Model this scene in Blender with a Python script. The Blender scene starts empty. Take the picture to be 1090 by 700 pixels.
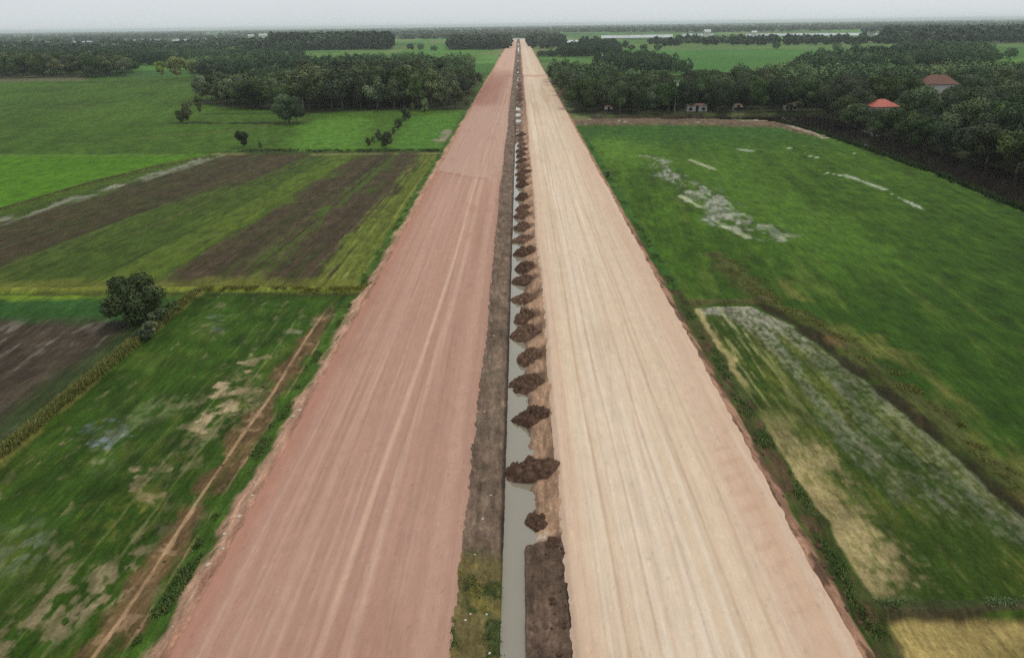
import bpy, math, random
import numpy as np

SC = bpy.context.scene
COL = SC.collection
rng = np.random.default_rng(7)
random.seed(7)

# ------------------------------------------------------------------ camera
FPX, PW, PH = 800.0, 1090.0, 700.0
CAMZ = 31.2
def _dir(px, py):
    v = np.array([(px - PW/2)/FPX, -(py - PH/2)/FPX, -1.0]); return v/np.linalg.norm(v)
_Y = _dir(552, 26.5); _h = _dir(1552, 26.5 - 13.76)
_Z = np.cross(_h, _Y); _Z /= np.linalg.norm(_Z)
if _Z[1] < 0: _Z = -_Z
_X = np.cross(_Y, _Z)
ROT = np.array([_X, _Y, _Z])
CP = np.array([0, 0, CAMZ])
def G(px, py, z=0.0):
    """photo pixel -> point on the level z"""
    w = ROT @ _dir(px, py); t = (z - CAMZ)/w[2]; p = CP + w*t
    return (float(p[0]), float(p[1]))
def PX(x, y, z=0.0):
    c = ROT.T @ (np.array([x, y, z]) - CP)
    return (PW/2 + FPX*c[0]/-c[2], PH/2 - FPX*c[1]/-c[2])
from mathutils import Matrix
cam_d = bpy.data.cameras.new('camera'); cam = bpy.data.objects.new('camera', cam_d); COL.objects.link(cam)
M = Matrix([list(ROT[0]) + [0], list(ROT[1]) + [0], list(ROT[2]) + [CAMZ], [0, 0, 0, 1]])
cam.matrix_world = M
cam_d.sensor_width = 36; cam_d.lens = 36*FPX/PW; cam_d.clip_end = 60000; cam_d.clip_start = 0.5
SC.camera = cam

# ------------------------------------------------------------------ sky, sun, exposure
SUN_EL, SUN_AZ = math.radians(58), math.radians(35)     # azimuth measured from +Y towards +X
world = bpy.data.worlds.new('World'); SC.world = world; world.use_nodes = True
nt = world.node_tree; nt.nodes.clear()
wo = nt.nodes.new('ShaderNodeOutputWorld'); bg = nt.nodes.new('ShaderNodeBackground')
sky = nt.nodes.new('ShaderNodeTexSky'); sky.sky_type = 'NISHITA'; sky.sun_disc = False
sky.sun_elevation = SUN_EL; sky.sun_rotation = SUN_AZ
sky.dust_density = 2.0; sky.air_density = 1.0; sky.ozone_density = 1.0
hs = nt.nodes.new('ShaderNodeHueSaturation'); hs.inputs['Saturation'].default_value = 0.10
mixg = nt.nodes.new('ShaderNodeMix'); mixg.data_type = 'RGBA'
mixg.inputs['Factor'].default_value = 0.80; mixg.inputs['B'].default_value = (9.0, 9.65, 9.95, 1)   # an even cloud sheet
nt.links.new(sky.outputs[0], hs.inputs['Color'])
nt.links.new(hs.outputs[0], mixg.inputs['A'])
tcw = nt.nodes.new('ShaderNodeTexCoord'); nzw = nt.nodes.new('ShaderNodeTexNoise')
mpw = nt.nodes.new('ShaderNodeMapping'); mpw.inputs['Scale'].default_value = (1, 1, 6)
nzw.inputs['Scale'].default_value = 2.2; nzw.inputs['Detail'].default_value = 4
nt.links.new(tcw.outputs['Generated'], mpw.inputs[0]); nt.links.new(mpw.outputs[0], nzw.inputs['Vector'])
mrw = nt.nodes.new('ShaderNodeMapRange'); mrw.inputs[3].default_value = 0.93; mrw.inputs[4].default_value = 1.07
nt.links.new(nzw.outputs[0], mrw.inputs[0])
mulw = nt.nodes.new('ShaderNodeVectorMath'); mulw.operation = 'SCALE'
nt.links.new(mixg.outputs['Result'], mulw.inputs[0]); nt.links.new(mrw.outputs[0], mulw.inputs['Scale'])
nt.links.new(mulw.outputs[0], bg.inputs[0]); bg.inputs[1].default_value = 0.10
nt.links.new(bg.outputs[0], wo.inputs[0])
sl = bpy.data.lights.new('sun', 'SUN'); sl.energy = 1.2; sl.angle = math.radians(14); sl.color = (1, .96, .9)
sun = bpy.data.objects.new('sun', sl); COL.objects.link(sun)
from mathutils import Vector
sd = Vector((math.sin(SUN_AZ)*math.cos(SUN_EL), math.cos(SUN_AZ)*math.cos(SUN_EL), math.sin(SUN_EL)))
sun.rotation_euler = sd.to_track_quat('Z', 'Y').to_euler()
SC.view_settings.view_transform = 'Standard'; SC.view_settings.look = 'None'
SC.view_settings.exposure = -0.22; SC.view_settings.gamma = 1.0; SC.view_settings.use_curve_mapping = False
SC.render.engine = 'CYCLES'
SC.cycles.max_bounces = 6; SC.cycles.diffuse_bounces = 3; SC.cycles.volume_bounces = 1
SC.cycles.use_denoising = False

# ------------------------------------------------------------------ helpers
def lin(r, g, b, k=1.0):
    c = np.array([r, g, b])/255.0
    return np.where(c <= .04045, c/12.92, ((c + .055)/1.055)**2.4)*k
def tag(o, label=None, cat=None, group=None, kind=None):
    if label: o['label'] = label
    if cat: o['category'] = cat
    if group: o['group'] = group
    if kind: o['kind'] = kind
    return o
def empty(name, loc, rz=0.0, s=1.0):
    o = bpy.data.objects.new(name, None); COL.objects.link(o)
    o.location = loc; o.rotation_euler = (0, 0, rz); o.scale = (s, s, s) if np.isscalar(s) else s
    return o
def mesh_np(name, verts, faces, mat=None, smooth=False, attrs=None):
    """faces: (n,k) int array"""
    me = bpy.data.meshes.new(name)
    verts = np.asarray(verts, dtype=np.float32); faces = np.asarray(faces, dtype=np.int32)
    n, k = faces.shape
    me.vertices.add(len(verts)); me.vertices.foreach_set('co', verts.ravel())
    me.loops.add(n*k); me.loops.foreach_set('vertex_index', faces.ravel())
    me.polygons.add(n)
    me.polygons.foreach_set('loop_start', np.arange(0, n*k, k, dtype=np.int32))
    me.polygons.foreach_set('loop_total', np.full(n, k, dtype=np.int32))
    if smooth: me.polygons.foreach_set('use_smooth', np.ones(n, dtype=bool))
    me.update(calc_edges=True)
    for nm, (dom, typ, data) in (attrs or {}).items():
        a = me.attributes.new(nm, typ, dom)
        a.data.foreach_set('color' if 'COLOR' in typ else 'value', np.ascontiguousarray(data, dtype=np.float32).ravel())
    if mat: me.materials.append(mat)
    return me
def link(name, me, parent=None, loc=(0, 0, 0)):
    o = bpy.data.objects.new(name, me); COL.objects.link(o); o.location = loc
    if parent: o.parent = parent
    return o
def copy_thing(o, loc, rz, s):
    r = o.copy(); COL.objects.link(r); r.location = loc; r.rotation_euler = (0, 0, rz); r.scale = s
    for ch in list(o.children):
        c = ch.copy(); COL.objects.link(c); c.parent = r
    return r

class MB:
    """collects boxes, tubes and slabs for one mesh"""
    def __init__(s): s.v = []; s.f = []
    def add(s, vs, fs):
        b = len(s.v); s.v += [tuple(p) for p in vs]; s.f += [tuple(i + b for i in f) for f in fs]; return s
    def box(s, x0, x1, y0, y1, z0, z1):
        return s.add([(x0,y0,z0),(x1,y0,z0),(x1,y1,z0),(x0,y1,z0),(x0,y0,z1),(x1,y0,z1),(x1,y1,z1),(x0,y1,z1)],
                     [(3,2,1,0),(4,5,6,7),(0,1,5,4),(1,2,6,5),(2,3,7,6),(3,0,4,7)])
    def tube(s, pts, rads, n=8):
        vs = []; fs = []
        pts = [Vector(p) for p in pts]
        for i, (p, r) in enumerate(zip(pts, rads)):
            d = (pts[min(i+1, len(pts)-1)] - pts[max(i-1, 0)]).normalized()
            a = d.orthogonal().normalized(); b = d.cross(a)
            for k in range(n):
                t = 2*math.pi*k/n; vs.append(p + a*math.cos(t)*r + b*math.sin(t)*r)
        for i in range(len(pts)-1):
            for k in range(n):
                fs.append((i*n+k, i*n+(k+1) % n, (i+1)*n+(k+1) % n, (i+1)*n+k))
        fs.append(tuple(range(n-1, -1, -1))); fs.append(tuple((len(pts)-1)*n+k for k in range(n)))
        return s.add(vs, fs)
    def mesh(s, name, mat, smooth=False):
        me = bpy.data.meshes.new(name); me.from_pydata(s.v, [], s.f); me.materials.append(mat)
        if smooth: me.polygons.foreach_set('use_smooth', [True]*len(me.polygons))
        me.update(); return me
    def build(s, name, mat, parent=None, smooth=False): return link(name, s.mesh(name, mat, smooth), parent)

# value noise
def _hash(ix, iy, seed):
    h = (ix.astype(np.int64)*374761393 + iy.astype(np.int64)*668265263 + seed*1442695041) & 0xFFFFFFFF
    h = ((h ^ (h >> 13))*1274126177) & 0xFFFFFFFF
    h = ((h ^ (h >> 16))*2246822519) & 0xFFFFFFFF
    return ((h ^ (h >> 15)) & 0xFFFFFF)/float(0xFFFFFF)
def vn(x, y, seed=0):
    xi = np.floor(x); yi = np.floor(y); fx = x - xi; fy = y - yi
    fx = fx*fx*fx*(fx*(fx*6-15)+10); fy = fy*fy*fy*(fy*(fy*6-15)+10)
    a = _hash(xi, yi, seed); b = _hash(xi+1, yi, seed); c = _hash(xi, yi+1, seed); d = _hash(xi+1, yi+1, seed)
    return (a*(1-fx)+b*fx)*(1-fy) + (c*(1-fx)+d*fx)*fy
def fb(x, y, seed=0, o=4, g=.5):
    """fractal noise, mean 0, about -1..1"""
    t = 0; a = 1.0; n = 0
    ca, sa = math.cos(.6), math.sin(.6)
    for i in range(o):
        t = t + a*(vn(x, y, seed+i*17) - .5)*2; n += a*a; a *= g
        x, y = (ca*x - sa*y)*2.03 + 11.3, (sa*x + ca*y)*2.03 + 5.7
    return t/math.sqrt(n)*1.1
def ss(e0, e1, x):
    t = np.clip((x - e0)/(e1 - e0 + 1e-9), 0, 1); return t*t*(3-2*t)
def sdpoly(x, y, poly):
    """signed distance, negative inside"""
    P = np.array(poly); d = np.full(x.shape, 1e18); ins = np.zeros(x.shape, bool)
    for i in range(len(P)):
        a = P[i]; b = P[(i+1) % len(P)]
        ex, ey = b - a; wx = x - a[0]; wy = y - a[1]
        t = np.clip((wx*ex + wy*ey)/(ex*ex + ey*ey + 1e-12), 0, 1)
        d = np.minimum(d, (wx - ex*t)**2 + (wy - ey*t)**2)
        c = ((a[1] <= y) & (b[1] > y)) | ((b[1] <= y) & (a[1] > y))
        xc = a[0] + (y - a[1])*ex/(ey if abs(ey) > 1e-9 else 1e-9)
        ins ^= c & (x < xc)
    d = np.sqrt(d); return np.where(ins, -d, d)
def dline(x, y, pts):
    P = np.array(pts); d = np.full(x.shape, 1e18)
    for a, b in zip(P[:-1], P[1:]):
        ex, ey = b - a; wx = x - a[0]; wy = y - a[1]
        t = np.clip((wx*ex + wy*ey)/(ex*ex + ey*ey + 1e-12), 0, 1)
        d = np.minimum(d, (wx - ex*t)**2 + (wy - ey*t)**2)
    return np.sqrt(d)
def gp(pts, z=0.0): return [G(a, b, z) for a, b in pts]
def rows(y0, y1, step_near, kpx):
    ys = [y0]
    while ys[-1] < y1:
        z = ys[-1]*.927 + 11.2; ys.append(ys[-1] + max(step_near, z*z/25862*kpx/.927))
    return np.array(ys)

# ------------------------------------------------------------------ materials
def new_mat(name, rough=.9, spec=.15):
    m = bpy.data.materials.new(name); m.use_nodes = True
    b = m.node_tree.nodes['Principled BSDF']
    b.inputs['Roughness'].default_value = rough; b.inputs['Specular IOR Level'].default_value = spec
    return m, m.node_tree, b
def N(t, typ, **kw):
    n = t.nodes.new(typ)
    for k, v in kw.items(): setattr(n, k, v)
    return n
def earth_mat(name, scales, amp, bump, bscale, dist=.04, rough=.95):
    """painted base colour varied by fine noise; scales = list of (sx, sy, detail)"""
    m, t, b = new_mat(name, rough, .1)
    at = N(t, 'ShaderNodeAttribute', attribute_name='Col')
    tc = N(t, 'ShaderNodeTexCoord'); cur = at.outputs['Color']
    for sx, sy, det in scales:
        mp = N(t, 'ShaderNodeMapping'); mp.inputs['Scale'].default_value = (sx, sy, 1)
        nz = N(t, 'ShaderNodeTexNoise'); nz.inputs['Scale'].default_value = 1; nz.inputs['Detail'].default_value = det
        nz.inputs['Roughness'].default_value = .65
        mr = N(t, 'ShaderNodeMapRange'); mr.inputs[1].default_value = .33; mr.inputs[2].default_value = .67; mr.clamp = False
        mr.inputs[3].default_value = 1 - amp; mr.inputs[4].default_value = 1 + amp
        mu = N(t, 'ShaderNodeVectorMath', operation='SCALE')
        t.links.new(tc.outputs['Object'], mp.inputs[0]); t.links.new(mp.outputs[0], nz.inputs['Vector'])
        t.links.new(nz.outputs[0], mr.inputs[0]); t.links.new(cur, mu.inputs[0]); t.links.new(mr.outputs[0], mu.inputs['Scale'])
        cur = mu.outputs[0]
    t.links.new(cur, b.inputs['Base Color'])
    nz = N(t, 'ShaderNodeTexNoise'); nz.inputs['Scale'].default_value = bscale; nz.inputs['Detail'].default_value = 6
    nz.inputs['Roughness'].default_value = .7
    t.links.new(tc.outputs['Object'], nz.inputs['Vector'])
    bp = N(t, 'ShaderNodeBump'); bp.inputs['Strength'].default_value = bump; bp.inputs['Distance'].default_value = dist
    t.links.new(nz.outputs[0], bp.inputs['Height']); t.links.new(bp.outputs[0], b.inputs['Normal'])
    return m
def noise_mat(name, c0, c1, scale=3.0, rough=.9, bump=.4, dist=.05, spec=.15, detail=6):
    m, t, b = new_mat(name, rough, spec)
    tc = N(t, 'ShaderNodeTexCoord'); nz = N(t, 'ShaderNodeTexNoise')
    nz.inputs['Scale'].default_value = scale; nz.inputs['Detail'].default_value = detail; nz.inputs['Roughness'].default_value = .65
    cr = N(t, 'ShaderNodeValToRGB'); cr.color_ramp.elements[0].position = .32; cr.color_ramp.elements[1].position = .68
    cr.color_ramp.elements[0].color = (*c0, 1); cr.color_ramp.elements[1].color = (*c1, 1)
    t.links.new(tc.outputs['Object'], nz.inputs['Vector']); t.links.new(nz.outputs[0], cr.inputs[0])
    t.links.new(cr.outputs[0], b.inputs['Base Color'])
    bp = N(t, 'ShaderNodeBump'); bp.inputs['Strength'].default_value = bump; bp.inputs['Distance'].default_value = dist
    t.links.new(nz.outputs[0], bp.inputs['Height']); t.links.new(bp.outputs[0], b.inputs['Normal'])
    return m
def leaf_mat(name, dark, mid, light):
    """each leaf clump has its own tone (v) and each tree its own hue"""
    m, t, b = new_mat(name, .75, .12)
    at = N(t, 'ShaderNodeAttribute', attribute_name='v')
    cr = N(t, 'ShaderNodeValToRGB'); e = cr.color_ramp.elements
    e[0].position = 0; e[0].color = (*dark, 1); e[1].position = 1; e[1].color = (*light, 1)
    q = e.new(.5); q.color = (*mid, 1)
    oi = N(t, 'ShaderNodeObjectInfo')
    hsn = N(t, 'ShaderNodeHueSaturation')
    m1 = N(t, 'ShaderNodeMapRange'); m1.inputs[3].default_value = .475; m1.inputs[4].default_value = .52
    m2 = N(t, 'ShaderNodeMath', operation='FRACT'); m3 = N(t, 'ShaderNodeMath', operation='MULTIPLY'); m3.inputs[1].default_value = 7.31
    m4 = N(t, 'ShaderNodeMapRange'); m4.inputs[3].default_value = .6; m4.inputs[4].default_value = 1.45
    m5 = N(t, 'ShaderNodeMath', operation='FRACT'); m6 = N(t, 'ShaderNodeMath', operation='MULTIPLY'); m6.inputs[1].default_value = 13.7
    m7 = N(t, 'ShaderNodeMapRange'); m7.inputs[3].default_value = .7; m7.inputs[4].default_value = 1.1
    t.links.new(at.outputs['Fac'], cr.inputs[0]); t.links.new(cr.outputs[0], hsn.inputs['Color'])
    t.links.new(oi.outputs['Random'], m1.inputs[0]); t.links.new(m1.outputs[0], hsn.inputs['Hue'])
    t.links.new(oi.outputs['Random'], m3.inputs[0]); t.links.new(m3.outputs[0], m2.inputs[0])
    t.links.new(m2.outputs[0], m4.inputs[0]); t.links.new(m4.outputs[0], hsn.inputs['Value'])
    t.links.new(oi.outputs['Random'], m6.inputs[0]); t.links.new(m6.outputs[0], m5.inputs[0])
    t.links.new(m5.outputs[0], m7.inputs[0]); t.links.new(m7.outputs[0], hsn.inputs['Saturation'])
    t.links.new(hsn.outputs[0], b.inputs['Base Color'])
    return m
def water_mat(name, col, rough, bump, scale, dist=.02):
    m, t, b = new_mat(name, rough, .5)
    b.inputs['Base Color'].default_value = (*col, 1); b.inputs['IOR'].default_value = 1.33
    tc = N(t, 'ShaderNodeTexCoord'); nz = N(t, 'ShaderNodeTexNoise')
    nz.inputs['Scale'].default_value = scale; nz.inputs['Detail'].default_value = 3
    bp = N(t, 'ShaderNodeBump'); bp.inputs['Strength'].default_value = bump; bp.inputs['Distance'].default_value = dist
    t.links.new(tc.outputs['Object'], nz.inputs['Vector']); t.links.new(nz.outputs[0], bp.inputs['Height'])
    t.links.new(bp.outputs[0], b.inputs['Normal'])
    return m

MAT = {}
MAT['ground'] = earth_mat('field_ground', [(5.5, 3.2, 7), (3.2, .5, 6), (1.1, .22, 5), (.35, .2, 4)], .24, 1.0, 3.5, .15)
MAT['road'] = earth_mat('laterite_road', [(3.5, .06, 5), (1.3, .5, 7), (14, .6, 4), (9, 5, 7)], .05, .5, 9, .03)
MAT['ditchwater'] = water_mat('muddy_ditch_water', tuple(lin(140, 131, 112)), .05, .05, 2)
MAT['ditchwater'].node_tree.nodes['Principled BSDF'].inputs['IOR'].default_value = 1.8
MAT['river'] = water_mat('brown_river_water', tuple(lin(38, 32, 29)), .04, .06, .8, .03)
MAT['pond'] = water_mat('pond_water', tuple(lin(120, 125, 120)), .08, .05, .5)
MAT['mound'] = noise_mat('dug_earth', tuple(lin(62, 46, 38)), tuple(lin(128, 100, 82)), 2.6, .95, 1.0, .18, .05)
_m = MAT['mound'].node_tree; _b = _m.nodes['Principled BSDF']; _src = _b.inputs['Base Color'].links[0].from_socket
_oi = N(_m, 'ShaderNodeObjectInfo'); _mr = N(_m, 'ShaderNodeMapRange'); _mr.inputs[3].default_value = .75; _mr.inputs[4].default_value = 1.35
_sc = N(_m, 'ShaderNodeVectorMath', operation='SCALE'); _m.links.new(_oi.outputs['Random'], _mr.inputs[0]); _m.links.new(_src, _sc.inputs[0])
_m.links.new(_mr.outputs[0], _sc.inputs['Scale']); _m.links.new(_sc.outputs[0], _b.inputs['Base Color'])
MAT['bark'] = noise_mat('tree_bark', tuple(lin(70, 62, 52)), tuple(lin(122, 112, 98)), 3, .9, .5)
MAT['palebark'] = noise_mat('pale_bark', tuple(lin(120, 115, 100)), tuple(lin(165, 160, 145)), 3, .9, .4)
MAT['leaf_b'] = leaf_mat('broad_leaves', tuple(lin(40, 54, 26)), tuple(lin(66, 84, 42)), tuple(lin(98, 116, 64)))
MAT['leaf_e'] = leaf_mat('slender_leaves', tuple(lin(62, 74, 44)), tuple(lin(92, 106, 62)), tuple(lin(126, 138, 90)))
MAT['leaf_y'] = leaf_mat('yellow_green_leaves', tuple(lin(90, 110, 50)), tuple(lin(125, 145, 70)), tuple(lin(160, 172, 96)))
MAT['leaf_d'] = leaf_mat('dark_leaves', tuple(lin(40, 54, 30)), tuple(lin(60, 78, 42)), tuple(lin(92, 108, 62)))
MAT['far'] = leaf_mat('distant_leaves', tuple(lin(38, 54, 32)), tuple(lin(62, 80, 48)), tuple(lin(104, 120, 74)))
MAT['grass'] = leaf_mat('verge_grass', tuple(lin(52, 76, 24)), tuple(lin(84, 108, 38)), tuple(lin(148, 150, 78)))
MAT['drygrass'] = leaf_mat('dry_grass', tuple(lin(84, 92, 40)), tuple(lin(116, 118, 56)), tuple(lin(160, 150, 84)))
MAT['redroof'] = noise_mat('red_roof_tiles', tuple(lin(168, 84, 70)), tuple(lin(206, 118, 102)), 2, .7, .3)
MAT['brownroof'] = noise_mat('weathered_roof_sheets', tuple(lin(104, 72, 62)), tuple(lin(134, 98, 84)), 1.2, .8, .3)
MAT['whitewall'] = noise_mat('white_plaster', tuple(lin(196, 196, 190)), tuple(lin(218, 218, 212)), 1, .8, .1)
MAT['dark'] = noise_mat('dark_opening', tuple(lin(40, 38, 36)), tuple(lin(58, 54, 50)), 2, .6, .1)
MAT['concrete'] = noise_mat('concrete', tuple(lin(150, 143, 132)), tuple(lin(196, 188, 176)), 1.5, .9, .2)
MAT['greyroof'] = noise_mat('grey_roof_sheets', tuple(lin(160, 168, 172)), tuple(lin(200, 206, 208)), .3, .6, .1)
MAT['stone'] = noise_mat('pale_stone', tuple(lin(175, 160, 145)), tuple(lin(226, 214, 200)), 5, .9, .4)

# ------------------------------------------------------------------ how the land is painted and shaped
GREEN = lin(64, 90, 24); DKGREEN = lin(44, 74, 24); BRGREEN = lin(78, 118, 20); OLIVE = lin(92, 96, 48)
YEL = lin(138, 138, 66); BROWN = lin(84, 68, 54); DKBROWN = lin(72, 60, 44); PALE = lin(158, 154, 140)
STRAW = lin(176, 152, 104); BARE = lin(176, 154, 120); PINKSOIL = lin(186, 142, 118); REDSOIL = lin(122, 90, 66)

river_near = [(88.5, 10), (88.9, 131.7), (91.3, 165), (90.9, 228.6), (86, 256), (80, 268), (60, 272), (26, 273)]
RIVER = river_near + [(26, 281), (62, 282), (94, 284), (106, 285), (112, 272), (109, 255), (109, 225), (110, 189), (112, 150), (114, 10)]
R6E = np.array([(34.2, 0), (34.2, 34.5), (33.5, 42), (32.5, 58.8), (29.9, 77), (27.0, 83.5)])
BUND_R = [(36, 8), (35.8, 34), (35.2, 42), (34.2, 58.8), (32.0, 77), (29.3, 84.5)] + gp([(790, 300), (760, 272)])
BUND_X = [(29, 84.8), (20.2, 85)]
BUND_B = [(20.0, 33.7), (60, 33.7)]
BUND_L = [(-19.5, 90.5), (-41, 91.5), (-160, 93.5)]
BUND_L2 = gp([(-60, 242), (0, 224), (100, 194), (180, 174), (232, 165)])
BUND_L3 = gp([(225, 163), (340, 163), (500, 161)])
HEDGE = [(-41.2, 5), (-41.2, 50), (-41.6, 80), (-41, 90)]

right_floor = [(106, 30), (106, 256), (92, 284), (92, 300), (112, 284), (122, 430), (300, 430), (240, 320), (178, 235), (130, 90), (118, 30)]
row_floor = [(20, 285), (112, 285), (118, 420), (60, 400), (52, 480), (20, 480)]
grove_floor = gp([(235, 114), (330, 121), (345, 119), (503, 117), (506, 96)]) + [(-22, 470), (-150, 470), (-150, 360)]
MOUND_PY = [499, 443, 407, 380, 354, 336, 317, 297, 285, 268, 254, 241, 229, 221, 210, 197, 190, 184, 177, 171, 165, 160, 154, 149, 144]
MOUND_Y = [G(556, q, .6)[1] for q in MOUND_PY]
def far_patch(x, y):
    u = x + fb(x/300, y/300, 3, 2)*25; v = y + fb(x/300, y/300, 9, 2)*30
    ci = np.floor(u/95 + _hash(np.floor(v/230), np.zeros_like(v), 5)*3); cj = np.floor(v/230)
    r = _hash(ci, cj, 41); r2 = _hash(ci, cj, 77)
    pal = np.array([lin(72, 112, 46), lin(82, 124, 50), lin(64, 98, 44), lin(94, 116, 58), lin(112, 122, 70), lin(76, 118, 44), lin(88, 128, 60)])
    c = pal[np.clip((r*7).astype(int), 0, 6)]
    return c*(.85 + .3*r2)[..., None]

def paint(x, y):
    """returns albedo (n,3) and height"""
    n = x.shape
    C = np.zeros(n + (3,)); z = np.zeros(n)
    def mix(col, m):
        nonlocal C
        m = np.clip(m, 0, 1)[..., None]; C = C*(1-m) + col*m
    n_big = fb(x/22, y/40, 1, 4); n_mid = fb(x/5, y/9, 2, 4); n_fine = fb(x/1.1, y/1.6, 3, 4)
    n_str = fb(x/1.6, y/26, 4, 4); n_str2 = fb(x/.5, y/14, 5, 3); n_w = fb(x/3, y/3, 6, 4)
    near = y < 700
    C[:] = far_patch(x, y)
    # ---- left, far green fields
    m = ss(6, -6, sdpoly(x, y, [(-700, 90), (-19, 90), (-19, 300), (-20, 1200), (-160, 1100), (-700, 520)]) + n_mid*2)
    base = GREEN[None]*(1 + .16*n_big + .10*n_mid + .08*n_str + .08*n_fine + .10*fb((x + y*.3)/4, (y - x*.3)/60, 26, 3))[..., None]
    mix(base*1.12, m*(y < 560))
    mb = gp([(-300, 166), (0, 165), (190, 166), (228, 163), (100, 193), (0, 222), (-80, 245)])
    mix(BRGREEN[None]*(1 + .08*n_big + .05*n_str)[..., None]*.98, ss(1.5, -1.5, sdpoly(x, y, mb) + n_w*.8))
    mix(lin(96, 128, 50), ss(2.2, .6, dline(x, y, gp([(-60, 166), (190, 165)])))*.6)
    for pts, wdt, k in [([(0, 120), (60, 117), (130, 128)], 4, .25), ([(120, 150), (240, 140), (320, 128)], 5, .3), ([(-40, 140), (40, 138)], 4, .25), ([(70, 113), (95, 115)], 3, .5)]:
        mix(OLIVE*1.1, ss(wdt, 0, dline(x, y, gp(pts)) + n_w*1.5)*k)
    mix(lin(88, 128, 40), ss(4, -6, sdpoly(x, y, gp([(305, 160), (320, 135), (360, 122), (395, 128), (385, 158)])) + n_mid*3)*.8)
    mix(lin(80, 122, 40), ss(3, -3, sdpoly(x, y, gp([(410, 158), (440, 125), (490, 118), (482, 160)])) + n_mid*2)*.8)
    mix(lin(150, 135, 115), ss(.5, -.6, sdpoly(x, y, gp([(462, 150), (476, 138), (489, 138), (478, 152)])) + n_w*2.2)*.8)
    mix(lin(150, 140, 115), ss(1.2, .3, dline(x, y, gp([(440, 114), (496, 114.5)])))*.8)
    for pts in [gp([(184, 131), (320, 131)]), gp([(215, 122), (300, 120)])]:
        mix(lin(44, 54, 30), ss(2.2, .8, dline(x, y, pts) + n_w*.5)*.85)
    # dirt strip before the far left wood
    mix(lin(112, 100, 82), ss(4, -4, sdpoly(x, y, gp([(-80, 80), (90, 77), (90, 86), (-80, 89)])) + n_mid*4)*.7)
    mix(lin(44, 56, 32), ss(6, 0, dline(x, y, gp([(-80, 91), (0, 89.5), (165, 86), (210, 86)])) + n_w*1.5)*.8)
    # ---- left ploughed field
    k = np.clip((-20 - x)/70, 0, 1.6)*.22; s = x - k*(y - 92)
    pl = ss(.6, -.6, sdpoly(x, y, [(-19.5, 91), (-160, 94)] + [BUND_L2[0]] + BUND_L2[1:] + [BUND_L3[1], (-17, 203)]) + n_w*.3)
    str1 = fb(s/1.3, y/60, 21, 4); str2 = fb(s/.55, y/45, 22, 3); str0 = fb(s/5, y/80, 23, 3); fur = fb(s/.28, y/70, 24, 3); spk = fb(x/.5, y/.9, 25, 3)
    fg = lin(70, 88, 30)[None]*(1 + .14*str1 + .14*str2 + .14*fur + .08*n_mid + .1*spk)[..., None]
    mix(fg, pl)
    sj = s + str1*1.9 + n_mid*1.4 + spk*.5 + fur*.4
    far_wide = ss(130, 190, y)*9
    brn = ss(-100, -98, sj)*ss(-72 + far_wide, -79 + far_wide, sj)
    brn = np.maximum(brn*.9, ss(-50.5, -47, sj)*ss(-37, -39, sj))
    brn = np.maximum(brn, ss(-35.5, -34.5, sj)*ss(-27, -29, sj)*.95)
    brn = np.maximum(brn, ss(.1, .8, str1*.7 + str2*.5)*ss(-80, -70, s)*.6)
    brn = brn*(.62 + .45*ss(-.7, .3, str2*.8 + .4*n_mid + .5*fur + .4*spk))
    mix(DKBROWN[None]*(1.0 + .2*str2 + .15*str1 + .25*fur + .15*spk)[..., None], pl*np.clip(brn, 0, 1))
    mix(lin(104, 112, 44)[None]*(1 + .15*str2)[..., None], pl*ss(-29, -26.5, sj)*.8)
    mix(lin(150, 142, 74), pl*ss(-29, -27, s)*ss(.3, .9, str2 + str1*.5)*.7)
    mix(lin(148, 144, 128), pl*ss(-104.5, -103, s + n_w*.8)*ss(-97, -100.5, s + n_w)*ss(-.7, .3, n_str + n_w*.6)*.75)
    mix(lin(92, 110, 34), pl*ss(-60, -56, sj)*ss(-49, -51, sj)*.6)
    z += pl*(.05*str2 + .04*str1)
    mix(lin(108, 110, 44), pl*ss(97.5, 94, y + n_w*1.0)*.75)
    # ---- left dark ploughed field + green headland
    lo = ss(.4, -.4, sdpoly(x, y, [(-41.5, -30), (-41.5, 91), (-300, 95), (-300, -30)]) + n_w*.2)
    st3 = fb(x/.9 + y*.12, y/30, 31, 4)
    mix(lin(70, 60, 48)[None]*(1 + .2*st3 + .18*n_fine + .2*fb((x + y*.12)/.3, y/40, 34, 3))[..., None], lo)
    mix(lin(128, 118, 104), lo*ss(.55, 1.0, fb(x/1.2, y/5, 33, 4) + .3*st3)*.6)
    mix(lin(50, 84, 34)[None]*(1 + .1*n_mid)[..., None], lo*ss(79.5, 83, y + n_w*1.2))
    mix(lin(104, 126, 36), lo*ss(87.5, 89.5, y + n_w*.6))
    mix(lin(52, 78, 28), lo*ss(0, 4, x + 47 + n_w)*.6)
    # ---- left green field by the road
    l7 = ss(.4, -.4, sdpoly(x, y, [(-41, -30), (-41, 90), (-18, 90), (-18, -30)]) + n_w*.2)
    g7 = lin(56, 82, 22)[None]*(1 + .10*n_str + .14*n_mid + .12*n_fine)[..., None]
    mix(g7, l7)
    mix(lin(90, 98, 42), l7*ss(.3, 1.2, n_big + n_mid*.7 + (60 - y)*.012)*.5)
    
    def patch(pts, j=.5, e=.25, freq=1.0):
        P = gp(pts); a = np.array(P); lo_ = a.min(0) - 4; hi_ = a.max(0) + 4
        m_ = np.zeros(n); q = (x > lo_[0]) & (x < hi_[0]) & (y > lo_[1]) & (y < hi_[1])
        if q.any():
            xx, yy = x[q], y[q]
            m_[q] = ss(e, -e, sdpoly(xx, yy, P) + fb(xx/freq, yy/freq, 51, 4)*j)
        return m_
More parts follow.
